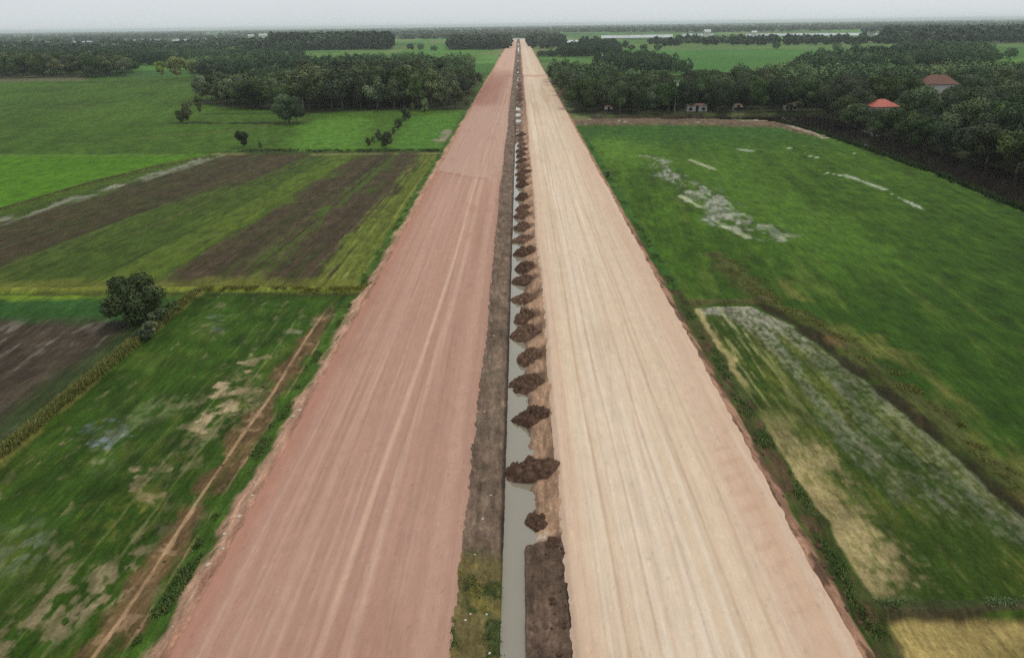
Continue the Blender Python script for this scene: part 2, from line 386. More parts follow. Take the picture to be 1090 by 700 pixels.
    for pts, c, a in [
        ([(194, 457), (214, 440), (235, 425), (215, 418), (240, 409), (263, 415), (258, 425), (272, 428), (255, 433), (236, 437), (215, 458)], BARE, .9),
        ([(255, 392), (268, 376), (284, 378), (276, 392)], BARE, .9),
        ([(132, 524), (148, 500), (164, 492), (176, 497), (160, 510), (156, 530)], BARE*.85, .8),
        ([(82, 468), (125, 455), (130, 465), (98, 466)], BARE*.9, .45),
        ([(96, 455), (118, 448), (135, 464), (118, 470), (104, 468)], lin(138, 148, 154), .7),
        ([(310, 352), (345, 335), (350, 338), (322, 356)], lin(170, 160, 130), .4),
        ([(225, 352), (232, 335), (240, 333), (232, 350)], lin(150, 155, 150), .4)]:
        m0 = patch(pts, 1.3, .3, 1.3)*(.55 + .45*ss(-.5, .1, n_fine)); mix(np.asarray(c)[None]*(1 + .12*n_fine)[..., None], m0*a*l7)
    soft = fb(x/.45, y/.9, 64, 4)
    for pts, c, a in [([(20, 650), (70, 605), (120, 590), (170, 560), (185, 590), (120, 640), (60, 670)], BARE*.8, .75),
        ([(-20, 700), (40, 655), (100, 640), (60, 700), (0, 740)], BARE*.8, .8), ([(0, 600), (35, 560), (45, 566), (0, 625)], lin(140, 142, 128), .3),
        ([(150, 640), (180, 560), (225, 500), (215, 560), (180, 640)], BARE*.72, .6), ([(180, 470), (240, 400), (300, 395), (290, 430), (200, 500)], BARE*.9, .35),
        ([(90, 480), (180, 420), (190, 440), (110, 500)], lin(128, 130, 96), .45), ([(100, 560), (150, 525), (170, 540), (110, 580)], lin(120, 118, 50), .5)]:
        m0 = patch(pts, 1.6, 2.2, 3)*ss(-.35, .55, soft + .5*n_w); mix(np.asarray(c)[None]*(1 + .12*n_fine)[..., None], m0*a*l7)
    spot = ss(.75, 1.15, fb(x/.9, y/2.2, 61, 5) + .3*n_big)
    mix(BARE*.9, l7*spot*.3*ss(-40, -38, x)*ss(-24, -26, x))
    mix(lin(42, 64, 16), l7*ss(.0, .9, fb(x/2.2, y/5, 66, 4))*.55)
    mix(lin(96, 104, 38), l7*ss(.2, 1.2, fb(x/.7, y/2.2, 67, 4))*.4)
    # ruts and the dirt track beside the road
    tl = ss(88, 78, y)
    for xc, wd, a in [(-27.9, .06, .22), (-29.9, .05, .15), (-25.8, .08, .3)]:
        mix(lin(140, 140, 90), l7*tl*ss(wd*2, wd*.6, np.abs(x - xc - .25*fb(y/14, y*0, 71, 2)) + n_w*.08)*a)
    tr = ss(1.4, .5, np.abs(x + 22.8 - .2*fb(y/14, y*0, 72, 2)) + n_w*.6 + .35*n_fine)*tl*ss(-.9, .1, fb(x/1.5, y/5, 73, 4) + .45)
    mix(REDSOIL[None]*(1 + .15*n_fine + .12*n_str)[..., None], tr*l7*.72)
    mix(lin(82, 64, 48), tr*l7*ss(.1, .9, fb(x/.8, y/1.8, 77, 4))*.5)
    mix(lin(190, 154, 118), l7*tl*ss(-.5, .3, fb(y/4, x*0, 78, 3) + .2)*ss(.2, .06, np.abs(x + 23.2 - .18*fb(y/12, y*0, 74, 2)) + n_fine*.05)*.75)
    mix(lin(180, 146, 112), l7*tl*ss(.15, .05, np.abs(x + 21.6 - .15*fb(y/9, y*0, 75, 2)) + n_fine*.05)*.5)
    mix(lin(172, 140, 108), tr*l7*ss(.35, .9, fb(x/.9, y/.8, 76, 3))*.5)
    mix(lin(70, 98, 34)[None]*(1 + .15*n_fine)[..., None], ss(-21.9, -21.2, x + n_w*.4)*ss(-18.9, -19.5, x + n_w*.5)*(y < 420))
    for lyy in (BUND_L,):
        d = dline(x, y, lyy); mix(lin(126, 130, 52)[None]*(1 + .15*n_fine)[..., None], ss(1.6, .7, d + n_w*.5)*.85)
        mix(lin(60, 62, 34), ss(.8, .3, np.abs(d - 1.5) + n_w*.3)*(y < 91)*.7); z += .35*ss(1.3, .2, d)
    d = dline(x, y, BUND_L2); mix(lin(96, 112, 40), ss(2.0, .9, d + n_w*.6)*.8)
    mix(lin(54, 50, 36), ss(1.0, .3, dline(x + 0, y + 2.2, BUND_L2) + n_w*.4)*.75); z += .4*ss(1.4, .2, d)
    d = dline(x, y, BUND_L3); mix(lin(60, 72, 34), ss(2.4, 1.2, d + n_w*.7)*.85); mix(lin(134, 128, 80), ss(.7, .2, dline(x, y + 2.6, BUND_L3) + n_w*.3)*.7)
    z += .4*ss(1.4, .2, d)
    d = dline(x, y, HEDGE); mix(lin(128, 122, 64)[None]*(1 + .15*n_fine)[..., None], ss(1.0, .5, d + n_w*.3)*.9); z += .45*ss(1.1, .2, d)
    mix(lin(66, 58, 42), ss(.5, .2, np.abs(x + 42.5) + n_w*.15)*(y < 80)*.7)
    # ---- right field
    rf = ss(.5, -.5, sdpoly(x, y, [(17, -30), (17, 250), (26, 268), (84, 262), (88, 240), (91.5, 165), (89, 131), (88, -30)]) + n_w*.3)
    sr = x - .12*(y - 80); r_s = fb(sr/1.4, y/24, 81, 4); r_s2 = fb(sr/4, y/50, 82, 3)
    mix(lin(65, 93, 22)[None]*(1 + .15*r_s + .14*r_s2 + .12*n_mid + .12*n_fine + .12*fb(sr/.45, y/9, 84, 3))[..., None], rf)
    mix(lin(44, 70, 20), rf*ss(150, 50, y + n_mid*8 - (x - 30)*.5)*.65); mix(lin(50, 90, 34), rf*ss(190, 240, y)*.6)
    mix(lin(94, 128, 40), rf*ss(14, 2, np.hypot((x - 26)/1.0, (y - 205)/2.6) + n_mid*3)*.7)
    mix(lin(86, 118, 38), rf*ss(13, 3, np.abs(x - 46 - (150 - y)*.05) + n_mid*4 + n_big*3)*ss(215, 170, y)*ss(85, 110, y)*.5)
    mix(lin(96, 112, 44), rf*ss(.35, 1.1, fb(sr/2.5, y/18, 83, 4))*.55*ss(200, 100, y))
    mix(lin(112, 112, 54), rf*ss(-.1, .8, n_mid + .5*r_s)*ss(3.8, 1.5, dline(x - 3.2, y, BUND_R) + n_w)*.8)
    mix(lin(52, 78, 32), rf*ss(2.4, .2, np.abs(dline(x, y, gp([(700, 240), (790, 300), (960, 440)])) - 1) + n_w)*.0)
    fls = fb(sr/.8, y/1.6, 93, 4)
    fl = patch([(690, 166), (712, 172), (735, 192), (775, 205), (812, 232), (832, 250), (815, 254), (775, 240), (742, 222), (716, 196)], 3.2, 1.2, 6)
    brk = ss(-.55, .35, fb(sr/1.5, y/4, 91, 5) + .6*fls)
    mix(lin(158, 158, 142)[None]*(1 + .12*n_fine)[..., None], rf*fl*brk*.85*(.45 + .55*ss(-.4, .3, n_fine + .5*n_w)))
    mix(lin(74, 70, 54), rf*fl*ss(.3, .9, fb(sr/1.0, y/6, 92, 4))*.5)
    for pts in ([(724, 208), (744, 220)], [(762, 236), (796, 253)], [(734, 170), (760, 180)]):
        mix(lin(176, 180, 140), rf*ss(.8, .1, dline(x, y, gp(pts)) + n_w*.35)*.85)
    for pts, w_ in (([(898, 186), (915, 192), (942, 202)], 1.1), ([(880, 184), (896, 187)], .6), ([(948, 206), (985, 224)], .5), ([(860, 166), (872, 168)], .8),
                    ([(836, 157), (840, 157.5)], 1.0), ([(788, 159), (800, 161)], 1.6), ([(855, 162), (858, 163)], .6), ([(908, 163), (913, 164)], .6)):
        mix(lin(190, 196, 172), rf*ss(w_, .1, dline(x, y, gp(pts)) + n_w*.4)*.75)
    # second bund line
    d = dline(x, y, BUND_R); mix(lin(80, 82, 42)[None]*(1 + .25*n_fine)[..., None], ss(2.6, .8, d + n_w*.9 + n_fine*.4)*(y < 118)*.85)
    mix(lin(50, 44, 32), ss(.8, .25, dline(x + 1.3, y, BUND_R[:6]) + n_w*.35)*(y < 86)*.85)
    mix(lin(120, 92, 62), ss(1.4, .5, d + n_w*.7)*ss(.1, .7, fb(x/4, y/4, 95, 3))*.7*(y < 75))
    z += .45*ss(1.7, .3, d + n_w*.2)*(y < 125)
    # ---- right flooded field between road and bund
    xe = np.interp(y, R6E[:, 1], R6E[:, 0]); xe = np.where(y > 84, 0, xe)
    lx = x - 20.3; rx = xe - x; ty = 83.4 - y; by = y - 34.3
    ed = np.minimum(np.minimum(lx, rx), np.minimum(ty, by))
    r6 = ss(-.15, .2, ed + n_w*.25)
    q6 = x + .10*(y - 60) - .004*(y - 34)**2*.3; l1 = fb(q6/.32, y/5.5, 106, 4); l2 = fb(q6/1.1, y/9, 107, 4); sp = fb(x/.35, y/.6, 108, 4)
    mix(lin(64, 82, 26)[None]*(1 + .14*sp + .1*n_mid + .10*l1)[..., None], r6)
    mix(lin(104, 106, 46), r6*ss(-.4, .8, l2 + .5*l1 + .4*sp)*.6)
    mix(lin(48, 68, 20), r6*ss(-.1, .9, fb(x/3, y/6, 102, 3) + ss(48, 40, y)*.5 - .5*ss(70, 80, y))*.7)
    den = ss(7.0, .8, rx + l2*1.6)*.8 + ss(9, 1.5, ty)*.6 + ss(3.6, 1.5, ty)*.9 - ss(4, 1, lx)*.6 - ss(46, 38, y)*ss(1.2, 3, rx)*.5
    den = np.maximum(den, ss(2.4, .3, np.abs(x - (26.6 + (60 - y)*.03)) + l2*.9)*ss(40, 47, y)*.8)
    grey = ss(.1, 1.25, den + .26*l1 + .30*sp)
    grey = np.maximum(grey, ss(.9, .35, rx + n_w*.3 + .2*sp)*ss(-.6, .1, sp + .3)); grey = np.maximum(grey, ss(2.6, 1.6, ty + n_w*.7 + .4*sp)*1.15)
    grey = grey*(.45 + .55*ss(-.6, .3, sp + .5*n_fine))
    mix(lin(152, 148, 128)[None]*(1 + .12*sp + .1*l1)[..., None], r6*grey*(.40 + .48*ss(18, 2, ty)))
    mix(lin(60, 66, 40), r6*ss(.2, .9, fb(q6/.25, y/3, 109, 4))*grey*.45)
    wob = fb(x/1.8, y/5, 103, 4)
    straw = ss(.9, .4, lx + n_w*.35 + .2*sp)*ss(60, 66, y); straw = np.maximum(straw, ss(4.4, .2, lx + n_w*1.2 + wob*.9 + 1.3*sp)*ss(60, 50, y)*ss(34, 36, y))
    mix(lin(178, 158, 112)[None]*(1 + .12*sp)[..., None], r6*straw*.85)
    mix(lin(122, 116, 62), r6*straw*ss(.1, .8, sp + .4*l1)*.6)
    mix(lin(168, 164, 110), r6*ss(.35, .8, l1 + .3*l2)*ss(52, 66, y)*ss(6, 3, lx)*.5)
    # ---- straw field at lower right
    r7 = ss(.3, -.3, sdpoly(x, y, [(19.6, 33.0), (80, 33.0), (80, -30), (19.6, -30)]) + n_w*.2)
    mix(lin(170, 148, 92)[None]*(1 + .13*n_fine + .08*n_mid)[..., None], r7)
    dd = np.hypot(x - 30, (y - 27)*1.2)
    mix(lin(112, 108, 64), r7*ss(.34, .1, np.minimum(np.abs(dd - 5.6), np.abs(dd - 4.5)) + n_w*.25 + .1*n_fine)*ss(-.6, .2, n_mid + .4)*.5)
    mix(lin(118, 110, 60), r7*ss(2.4, .6, np.abs(dd - 5.0) + n_w)*.35)
    mix(lin(108, 104, 50), r7*ss(.3, .9, n_mid + .3*n_big)*.5)
    d = dline(x, y, BUND_B); mix(lin(78, 70, 48)[None]*(1 + .2*n_fine)[..., None], ss(.85, .4, d + n_w*.4)*.95); z += .5*ss(1.2, .2, d)
    mix(lin(56, 72, 32), ss(.7, .3, np.abs(y - 34.2) + n_w*.25)*(x > 19.5)*(x < 70)*.7)
    d = dline(x, y, BUND_X); mix(lin(88, 82, 50), ss(1.5, .7, d + n_w*.5)*.9); z += .35*ss(1.2, .2, d)
    # ---- right verge
    vr = ss(18.4, 18.9, x + n_w*.2)*ss(20.4, 19.9, x + n_w*.3)
    mix(lin(72, 78, 40)[None]*(1 + .25*n_fine)[..., None], vr*(y < 90)); mix(lin(62, 96, 36), vr*(y >= 90)*(y < 268))
    mix(lin(98, 76, 56), vr*ss(.1, .6, fb(x/1.2, y/2.2, 111, 4))*(y < 90)*.8)
    # ---- river banks and dike
    rd = sdpoly(x, y, RIVER)
    mix(lin(78, 104, 40), ss(2.4, 1.0, rd + n_w*.7)*(x < 95)*(rd > 0)); mix(lin(70, 58, 46), ss(1.2, .5, rd + n_w*.4))
    dk = gp([(606, 134), (606, 127.5), (700, 127), (830, 129), (838, 132), (875, 144), (868, 146), (826, 136), (700, 133.5)])
    dkm = ss(1.2, -.8, sdpoly(x, y, dk) + n_w*1.2)
    mix(lin(112, 92, 74)[None]*(1 + .2*n_fine + .1*n_mid)[..., None], dkm*.95); z += dkm*.5
    mix(lin(178, 162, 140), ss(1.2, .5, dline(x, y, gp([(790, 129.5), (828, 129.5), (848, 138), (878, 147)])) + n_w*.4)*.8)
    mix(lin(186, 180, 166), ss(.85, .95, _hash(np.floor(x/2.4), np.floor(y/5), 9))*dkm*ss(.2, .9, n_w)*.9)
    z -= 1.6*ss(.8, -1.2, rd + n_w*.3)
    # ---- far right fields
    for pts, c in [([(655, 52), (660, 60), (720, 80), (770, 84), (850, 66), (960, 62), (950, 48)], lin(72, 116, 46)),
                   ([(572, 60), (590, 60), (640, 66), (640, 62), (660, 58), (655, 68), (600, 72)], lin(86, 122, 52)),
                   ([(640, 47), (960, 44), (1090, 44), (1090, 50), (700, 54)], lin(92, 118, 60)),
                   ([(1040, 64), (1150, 60), (1200, 95), (1090, 86), (1035, 72)], lin(88, 124, 44)),
                   ([(425, 52), (525, 52), (515, 68), (440, 70)], lin(82, 122, 50)),
                   ([(285, 58), (420, 54), (420, 66), (300, 68)], lin(92, 124, 56)),
                   ([(90, 70), (130, 68), (135, 74), (95, 76)], lin(110, 124, 60))]:
        P = gp(pts); q = ss(14, -14, sdpoly(x, y, P) + fb(x/40, y/60, 121, 3)*14)
        mix(np.asarray(c)[None]*(1 + .10*fb(x/40, y/120, 122, 4))[..., None], q)
    mix(lin(140, 130, 100), ss(8, 2, dline(x, y, gp([(345, 68.5), (400, 68)])))*.9)
    # ---- everything beyond: woodland floor
    fw = ss(2300, 2900, y)
    mix(lin(56, 74, 44), fw*.8*ss(-.3, .3, fb(x/300, y/500, 131, 4) + .15))
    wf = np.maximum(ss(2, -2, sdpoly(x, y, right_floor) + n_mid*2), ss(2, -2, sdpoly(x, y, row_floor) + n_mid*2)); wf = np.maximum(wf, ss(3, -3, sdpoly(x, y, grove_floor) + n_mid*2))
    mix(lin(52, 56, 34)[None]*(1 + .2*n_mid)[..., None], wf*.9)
    # ---- the road bank, median and ditch
    xl = x + 18.4 + n_w*.12; bank = ss(-2.6, 0, x + 18.3)*ss(1.7, 0, x - 17.3)*(y < 1900)
    mix(lin(198, 156, 130)[None]*(1 + .10*n_fine)[..., None], ss(-20.5, -19.7, x + n_w*.5 + .2*n_fine)*ss(-17, -17.6, x)*(y < 1850))
    mix(lin(176, 128, 104)[None]*(1 + .12*n_fine)[..., None], ss(-19.1, -18.7, x + n_w*.25)*ss(-17, -17.6, x)*(y < 1850)*.8)
    mix(lin(84, 98, 42), ss(-20.9, -20.0, x)*ss(-18.9, -19.6, x)*ss(.2, .8, n_fine + n_mid*.6)*.7*(y < 400))
    mix(lin(168, 128, 104)[None]*(1 + .15*n_fine)[..., None], ss(16.4, 17, x)*ss(18.5, 18.0, x + n_w*.3)*(y < 1850))
    mix(lin(92, 72, 54), ss(16.4, 17, x)*ss(19.2, 18.6, x + n_w*.35)*ss(-.2, .5, fb(x/.9, y/1.6, 141, 4))*(y < 120)*.85)
    z = z*(1 - bank) + 1.12*bank
    md = ss(-4.8, -4.3, x)*ss(3.4, 2.9, x)*(y < 1850)
    mid_c = lin(122, 102, 86)[None]*(1 + .12*n_fine + .08*n_w + .06*n_str2)[..., None]
    mix(mid_c, md)
    mix(lin(104, 94, 78), md*ss(.1, .9, n_w + .5*n_mid)*(x < -1)*.5)
    mix(lin(150, 126, 104), md*(x < -1)*ss(.4, 1.1, fb(x/.4, y/.7, 151, 4))*.6)
    mix(lin(86, 72, 60), md*(x < -1)*ss(.1, .9, fb(x/.7, y/1.3, 154, 4))*.55); mix(lin(64, 52, 44), md*ss(.28, .1, np.abs(x + 1.32) + .06*n_fine)*.8)  # mottled soil, then the left bank's shade painted as a dark strip
    gr = md*(x < -1.1)*ss(39, 36.5, y + n_w*.8)
    mix(lin(112, 102, 58), gr*.8); mix(lin(62, 78, 38), gr*ss(-.2, .5, fb(x/1.4, y/1.6, 152, 4) + .3*np.cos((y - 33.6)*1.2))*.85)
    mix(lin(136, 118, 62), gr*ss(.4, .9, fb(x/1.0, y/1.0, 153, 4))*.6)
    # right side of the median
    slump = np.zeros(n)
    for q_ in MOUND_Y: slump = np.maximum(slump, ss(2.0, .6, np.abs(y - q_ - .7*(x - .8)) + n_w*.5 + n_fine*.3))
    rsl = md*(x > .2)
    mix(lin(180, 144, 116)[None]*(1 + .12*n_fine)[..., None], rsl*ss(39.3, 39.9, y + n_w*.25)*ss(.2, 1.3, x + n_w*.3)*.9)
    mix(lin(104, 84, 70)[None]*(1 + .16*n_fine + .1*n_w)[..., None], rsl*ss(39.6, 39.1, y + n_w*.3))
    mix(lin(98, 78, 64)[None]*(1 + .2*n_fine)[..., None], rsl*ss(39.7, 40.5, y)*slump*ss(2.6, 2.0, x + n_w*.3)*.75)
    mix(lin(62, 50, 42), rsl*ss(39.5, 39, y)*ss(.09, .0, np.abs(fb(x/.9, y/1.1, 171, 3)))*.6)
    mix(lin(132, 110, 94), rsl*ss(39.5, 39, y)*ss(.3, .9, fb(x/.3, y/.4, 172, 3))*.5)
    mix(lin(58, 46, 38), rsl*ss(39.5, 39, y)*ss(.16, .05, np.abs(x - 2.62 + n_w*.06))*.9)  # shadow along the soil strip's right edge, painted into the colour
    mix(lin(220, 196, 172), rsl*ss(.5, .2, np.hypot(x - 1.2, (y - 40.2)*.8) + n_w*.2)*.8)
    mix(lin(132, 108, 90), rsl*ss(220, 330, y)*.7)
    far_m = ss(196, 225, y); dm = np.maximum(0, 1 - far_m*.75)
    xs = x + ss(0, .8, x)*.0 + .42*ss(49, 56, y)*ss(-1.0, .2, x)*ss(2.6, 1.2, x) + .18*fb(y/1.3, y*0, 165, 3)*ss(-.6, .2, x)*ss(2, 1, x)
    prof = np.interp(xs, [-4.6, -4.1, -3.2, -1.35, -1.15, .25, .7, 2.7, 3.2], [1.0, .98, .82, .55, -.2, -.25, .15, .98, 1.0])
    prof_n = np.interp(x, [-4.6, -4.1, -3.2, -1.35, -1.2, 0, .15, 2.3, 2.6, 3.2], [1.0, .98, .82, .5, -.2, -.25, .55, .88, .9, 1.0])
    wn = ss(39.6, 39.2, y + n_w*.2); pr = prof*(1 - wn) + prof_n*wn
    edge = .05*fb(x/.3, y/.45, 161, 4) + .05*n_fine
    shallow = np.maximum(pr, .32 + .15*n_mid)
    filled = ss(-.2, .3, fb(y/9, y*0, 163, 3) + .35)*far_m
    pr = pr*(1 - filled) + shallow*filled
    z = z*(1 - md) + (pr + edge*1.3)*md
    roadm = np.maximum(ss(-18.0, -17.7, x)*ss(-4.2, -4.6, x), ss(2.9, 3.2, x)*ss(17.0, 16.7, x))*(y < 1850)
    z = z - .16*roadm
    z += .03*n_fine*(1 - bank)
    C = C*(.97 + .0*(bank[..., None] > .5))
    return np.clip(C, .004, .9), z

def grid_mesh(X, Y):
    """X,Y 2-D arrays"""
    r, c = X.shape; C, z = paint(X.ravel(), Y.ravel())
    return C, z
def quads(r, c):
    i = np.arange((r-1)*(c-1)); a = (i//(c-1))*c + i % (c-1)
    return np.stack([a, a+1, a+c+1, a+c], 1)

# ---- the ground, finer towards where it is seen closest
ys = np.concatenate([np.linspace(-60, 24, 30)[:-1], rows(24, 21000, .09, 1.25)])
u = np.linspace(-1, 1, 1150); u = np.sign(u)*np.abs(u)**1.0*.92
uu = np.concatenate([np.linspace(-2.2, -.93, 26), u, np.linspace(.93, 2.2, 26)])
sp = np.where(ys < 24, 36.0, ys*.927*1.0 + 13.8)
Xg = uu[None, :]*sp[:, None]; Yg = np.repeat(ys[:, None], len(uu), 1)
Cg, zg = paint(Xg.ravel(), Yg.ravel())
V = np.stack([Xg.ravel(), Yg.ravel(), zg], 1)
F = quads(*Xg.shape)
fx = V[F[:, 0], 0]*.5 + V[F[:, 2], 0]*.5; fy = V[F[:, 0], 1]*.5 + V[F[:, 2], 1]*.5
def reg(name, mask):
    f = F[mask]
    if not len(f): return
    used, inv = np.unique(f, return_inverse=True)
    me = mesh_np(name, V[used], inv.reshape(f.shape), MAT['ground'], True,
                 {'Col': ('POINT', 'FLOAT_COLOR', np.concatenate([Cg[used], np.ones((len(used), 1))], 1))})
    o = link(name, me); tag(o, kind='structure'); return o
med = (fx > -4.4) & (fx < 3.1) & (fy < 1850)
corr = (fx > -18.6) & (fx < 17.7) & (fy < 1850) & ~med
xe_ = np.interp(fy, R6E[:, 1], R6E[:, 0])
rice = (~med & ~corr) & (fy > 85) & (fx > 19) & (sdpoly(fx, fy, [(17, 85), (17, 250), (26, 266), (84, 261), (88, 240), (91.5, 165), (89, 131), (88, 85)]) < 0)
flood = ~med & ~corr & (fx > 20.2) & (fx < xe_) & (fy < 83.5) & (fy > 34.2)
plough = ~med & ~corr & (sdpoly(fx, fy, [(-20.5, 91.5), (-160, 94)] + BUND_L2 + [BUND_L3[1], (-19, 200)]) < 0)
left7 = ~med & ~corr & (fx > -41) & (fx < -25) & (fy < 90) & (fy > 0)
track = ~med & ~corr & (fx >= -25) & (fx < -20.6) & (fy < 88) & (fy > 0)
darkf = (fx < -41.8) & (fy < 80) & (fy > 0)
other = ~(med | corr | rice | flood | plough | left7 | track | darkf)
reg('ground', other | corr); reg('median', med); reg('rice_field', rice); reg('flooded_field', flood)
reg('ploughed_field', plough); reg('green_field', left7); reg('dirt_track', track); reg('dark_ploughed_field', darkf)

# ---- the two carriageways
def road(name, xa, xb, side):
    yr = np.concatenate([rows(-20, 1800, .25, 1.3), [1820, 1840]])
    cols = np.linspace(xa, xb, 150); c = np.concatenate([[xa-.45, xa-.14], cols, [xb+.14, xb+.45]])
    X = np.repeat(c[None], len(yr), 0).copy(); Y = np.repeat(yr[:, None], len(c), 1)
    t = (X - xa)/(xb - xa)
    jl = (.10 if side == 0 else .03)*fb(Y/1.1, Y*0, 201 + side, 4) + .12*fb(Y/22, Y*0, 203 + side, 2); jr = (.025 if side == 0 else .10)*fb(Y/1.1, Y*0, 202 + side, 4) + .12*fb(Y/25, Y*0, 207 + side, 2)
    X = X + jl*np.clip(1 - t*4, 0, 1.3) + jr*np.clip(t*4 - 3, 0, 1.3)
    n1 = fb(X/.9, Y/60, 211 + side, 4); n2 = fb(X/.28, Y/35, 212 + side, 3); n3 = fb(X/7, Y/50, 213 + side, 4); n4 = fb(X/1.5, Y/2.5, 214 + side, 4)
    # slowly wandering wheel tracks
    w = X + .35*fb(Y/90, Y*0, 220 + side, 2)
    tr = fb(w/.55, Y/120, 221 + side, 3)
    Z = 1.2 - .02*((t - .5)*2)**2 + .012*n1 + .008*n2
    C = np.zeros(X.shape + (3,))
    def mix(col, m):
        nonlocal C
        m = np.clip(m, 0, 1)[..., None]; C = C*(1-m) + col*m
    if side == 0:
        C[:] = lin(177, 137, 119)[None, None]*(1 + .045*n1 + .03*n3 + .03*n2 + .025*fb(X/.2, Y/.5, 241, 3))[..., None]
        mix(lin(196, 162, 142), ss(.1, 1.1, tr + .3*n3)*.34)
        mix(lin(214, 180, 155), ss(.35, .05, np.abs(w + 10.4 - (Y - 30)*.012))*.55)
        mix(lin(208, 172, 148), ss(.5, .1, np.abs(w + 9.0 - (Y - 30)*.012))*.35)
        mix(lin(206, 172, 148), ss(.8, .2, np.abs(X + 5.2 + n4*.15))*.25)
        mix(lin(172, 120, 100), ss(1.5, .6, X + 18.4 + n4*.15)*.6)
        mix(lin(168, 122, 104), ss(.4, .1, np.abs(X + 16.2 + .2*n4))*.3)
        mix(lin(190, 156, 138), ss(160, 164, Y + .8*(X + 11) + n4*1.2)*ss(330, 300, Y)*.6)
        mix(lin(156, 110, 92), ss(1.4, .3, np.abs(Y - 161.5 + .8*(X + 11) + n4*1.2))*.5*ss(-6, -8, X))
        mix(lin(160, 112, 98), ss(300, 340, Y + n3*20)*ss(520, 470, Y)*ss(-7, -11, X)*.7)
        mix(lin(172, 122, 102), ss(14, 3, np.abs(Y - 500))*.7)
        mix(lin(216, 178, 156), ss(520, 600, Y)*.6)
    else:
        C[:] = lin(213, 189, 162)[None, None]*(1 + .035*n1 + .03*n3 + .02*n2 + .02*fb(X/.2, Y/.5, 240, 3))[..., None]
        mix(lin(228, 210, 190), ss(.0, 1.1, tr + .4*n3)*.6)
        mix(lin(190, 156, 128), ss(.5, 1.2, fb(w/.35, Y/90, 231, 3))*.4)
        mix(lin(200, 164, 140), ss(12.6, 15.8, X + n3*1.4)*.55)
        mix(lin(196, 152, 124), ss(1.2, .1, np.abs(X - 15.6) + .3*n4)*ss(60, 44, Y)*.35)
        mix(lin(204, 168, 144), ss(4.4, 3.2, X + .2*n4)*.5)
        mix(lin(228, 206, 184), ss(2.6, .6, np.abs(X - 8.5 - 1.2*fb(Y/60, Y*0, 233, 2)))*.35)
        for xc, a in ((5.2, .5), (6.9, .45), (9.6, .35), (11.4, .4), (13.3, .3)):
            mix(lin(180, 146, 118), ss(.16, .04, np.abs(w - xc - .2*fb(Y/30, Y*0, int(xc*10), 2)) + .04*n4)*a)
        mix(lin(186, 136, 110), ss(14, 3, np.abs(Y - 500))*.7)
        mix(lin(178, 150, 116), ss(.2, 1., fb(X/2.5, Y/60, 235, 3))*ss(260, 320, Y)*ss(480, 420, Y)*.5)
    gg = np.random.default_rng(600 + side)
    for q in range(13):        # pairs of narrow tyre tracks wandering along the carriageway
        x0 = gg.uniform(xa + 1.2, xb - 2.8); cur = x0 + gg.uniform(.3, 1.4)*fb(Y/gg.uniform(25, 70), Y*0, 640 + q, 2) + gg.uniform(-.01, .01)*(Y - 60)
        on = ss(-.35, .15, fb(Y/30, Y*0, 660 + q + side*20, 2)); dk = gg.random() < .55
        colr = (lin(150, 110, 94) if side == 0 else lin(178, 148, 122)) if dk else (lin(204, 174, 154) if side == 0 else lin(226, 208, 190))
        for off in (0, 1.7): mix(colr, ss(.16, .04, np.abs(X - cur - off) + .03*n4)*on*gg.uniform(.10, .26))
    grit = _hash(np.floor(X/.11), np.floor(Y/.22), 71 + side)
    C *= (1 + (grit > .99)*.12 - (grit < .01)*.16)[..., None]
    mix((lin(160, 118, 100) if side == 0 else lin(186, 152, 126)), ss(.35, 1.1, fb(X/4, Y/14, 680 + side, 4))*(.30 if side == 0 else .18))
    if side == 1:
        for q in range(10):    # the roller left broken cross marks by the outer edge
            mix(lin(176, 136, 110), ss(.35, .1, np.abs(Y - 32 - q*1.9 - .5*(X - 14)) + .2*n4)*ss(1.1, .4, np.abs(X - 15.2) + .2*n4)*.2)
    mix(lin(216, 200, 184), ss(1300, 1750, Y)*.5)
    Z[:, 0] -= .34; Z[:, -1] -= .34; Z[:, 1] -= .1; Z[:, -2] -= .1
    V = np.stack([X.ravel(), Y.ravel(), Z.ravel()], 1); C = C.reshape(-1, 3)
    me = mesh_np(name, V, quads(*X.shape), MAT['road'], True, {'Col': ('POINT', 'FLOAT_COLOR', np.concatenate([C, np.ones((len(C), 1))], 1))})
    tag(link(name, me), kind='structure')
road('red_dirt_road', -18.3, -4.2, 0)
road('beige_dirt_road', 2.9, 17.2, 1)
def sheet(name, poly, z, mat):
    o = MB().add([(a, b, z) for a, b in poly], [tuple(range(len(poly)))]).build(name, mat); return tag(o, kind='structure')
# the pale end of the works, where both roads meet
sheet('road_end', [(-30, 1780), (28, 1780), (34, 1900), (-36, 1900)], 1.35, MAT['concrete'])
# ---- water
sheet('ditch_water', [(-1.6, -10), (1.1, -10), (1.1, 1500), (-1.6, 1500)], .2, MAT['ditchwater'])
sheet('river', [(85, -60), (84, 250), (24, 268), (24, 290), (110, 290), (112, -60)], -.75, MAT['river'])
for pts in ([(640, 38), (716, 37), (716, 40), (640, 41)], [(726, 36.2), (760, 36), (760, 38), (726, 38.5)], [(794, 36), (952, 35), (952, 37.8), (794, 38.5)],
            [(594, 43), (617, 43), (617, 45.5), (594, 45.5)], [(132, 42.5), (216, 41.5), (216, 44), (132, 45)], [(78, 44), (102, 44), (102, 46.8), (78, 46.8)],
            [(600, 33), (690, 32), (690, 33), (600, 34)]):
    sheet('pond', gp(pts), .35, MAT['pond'])

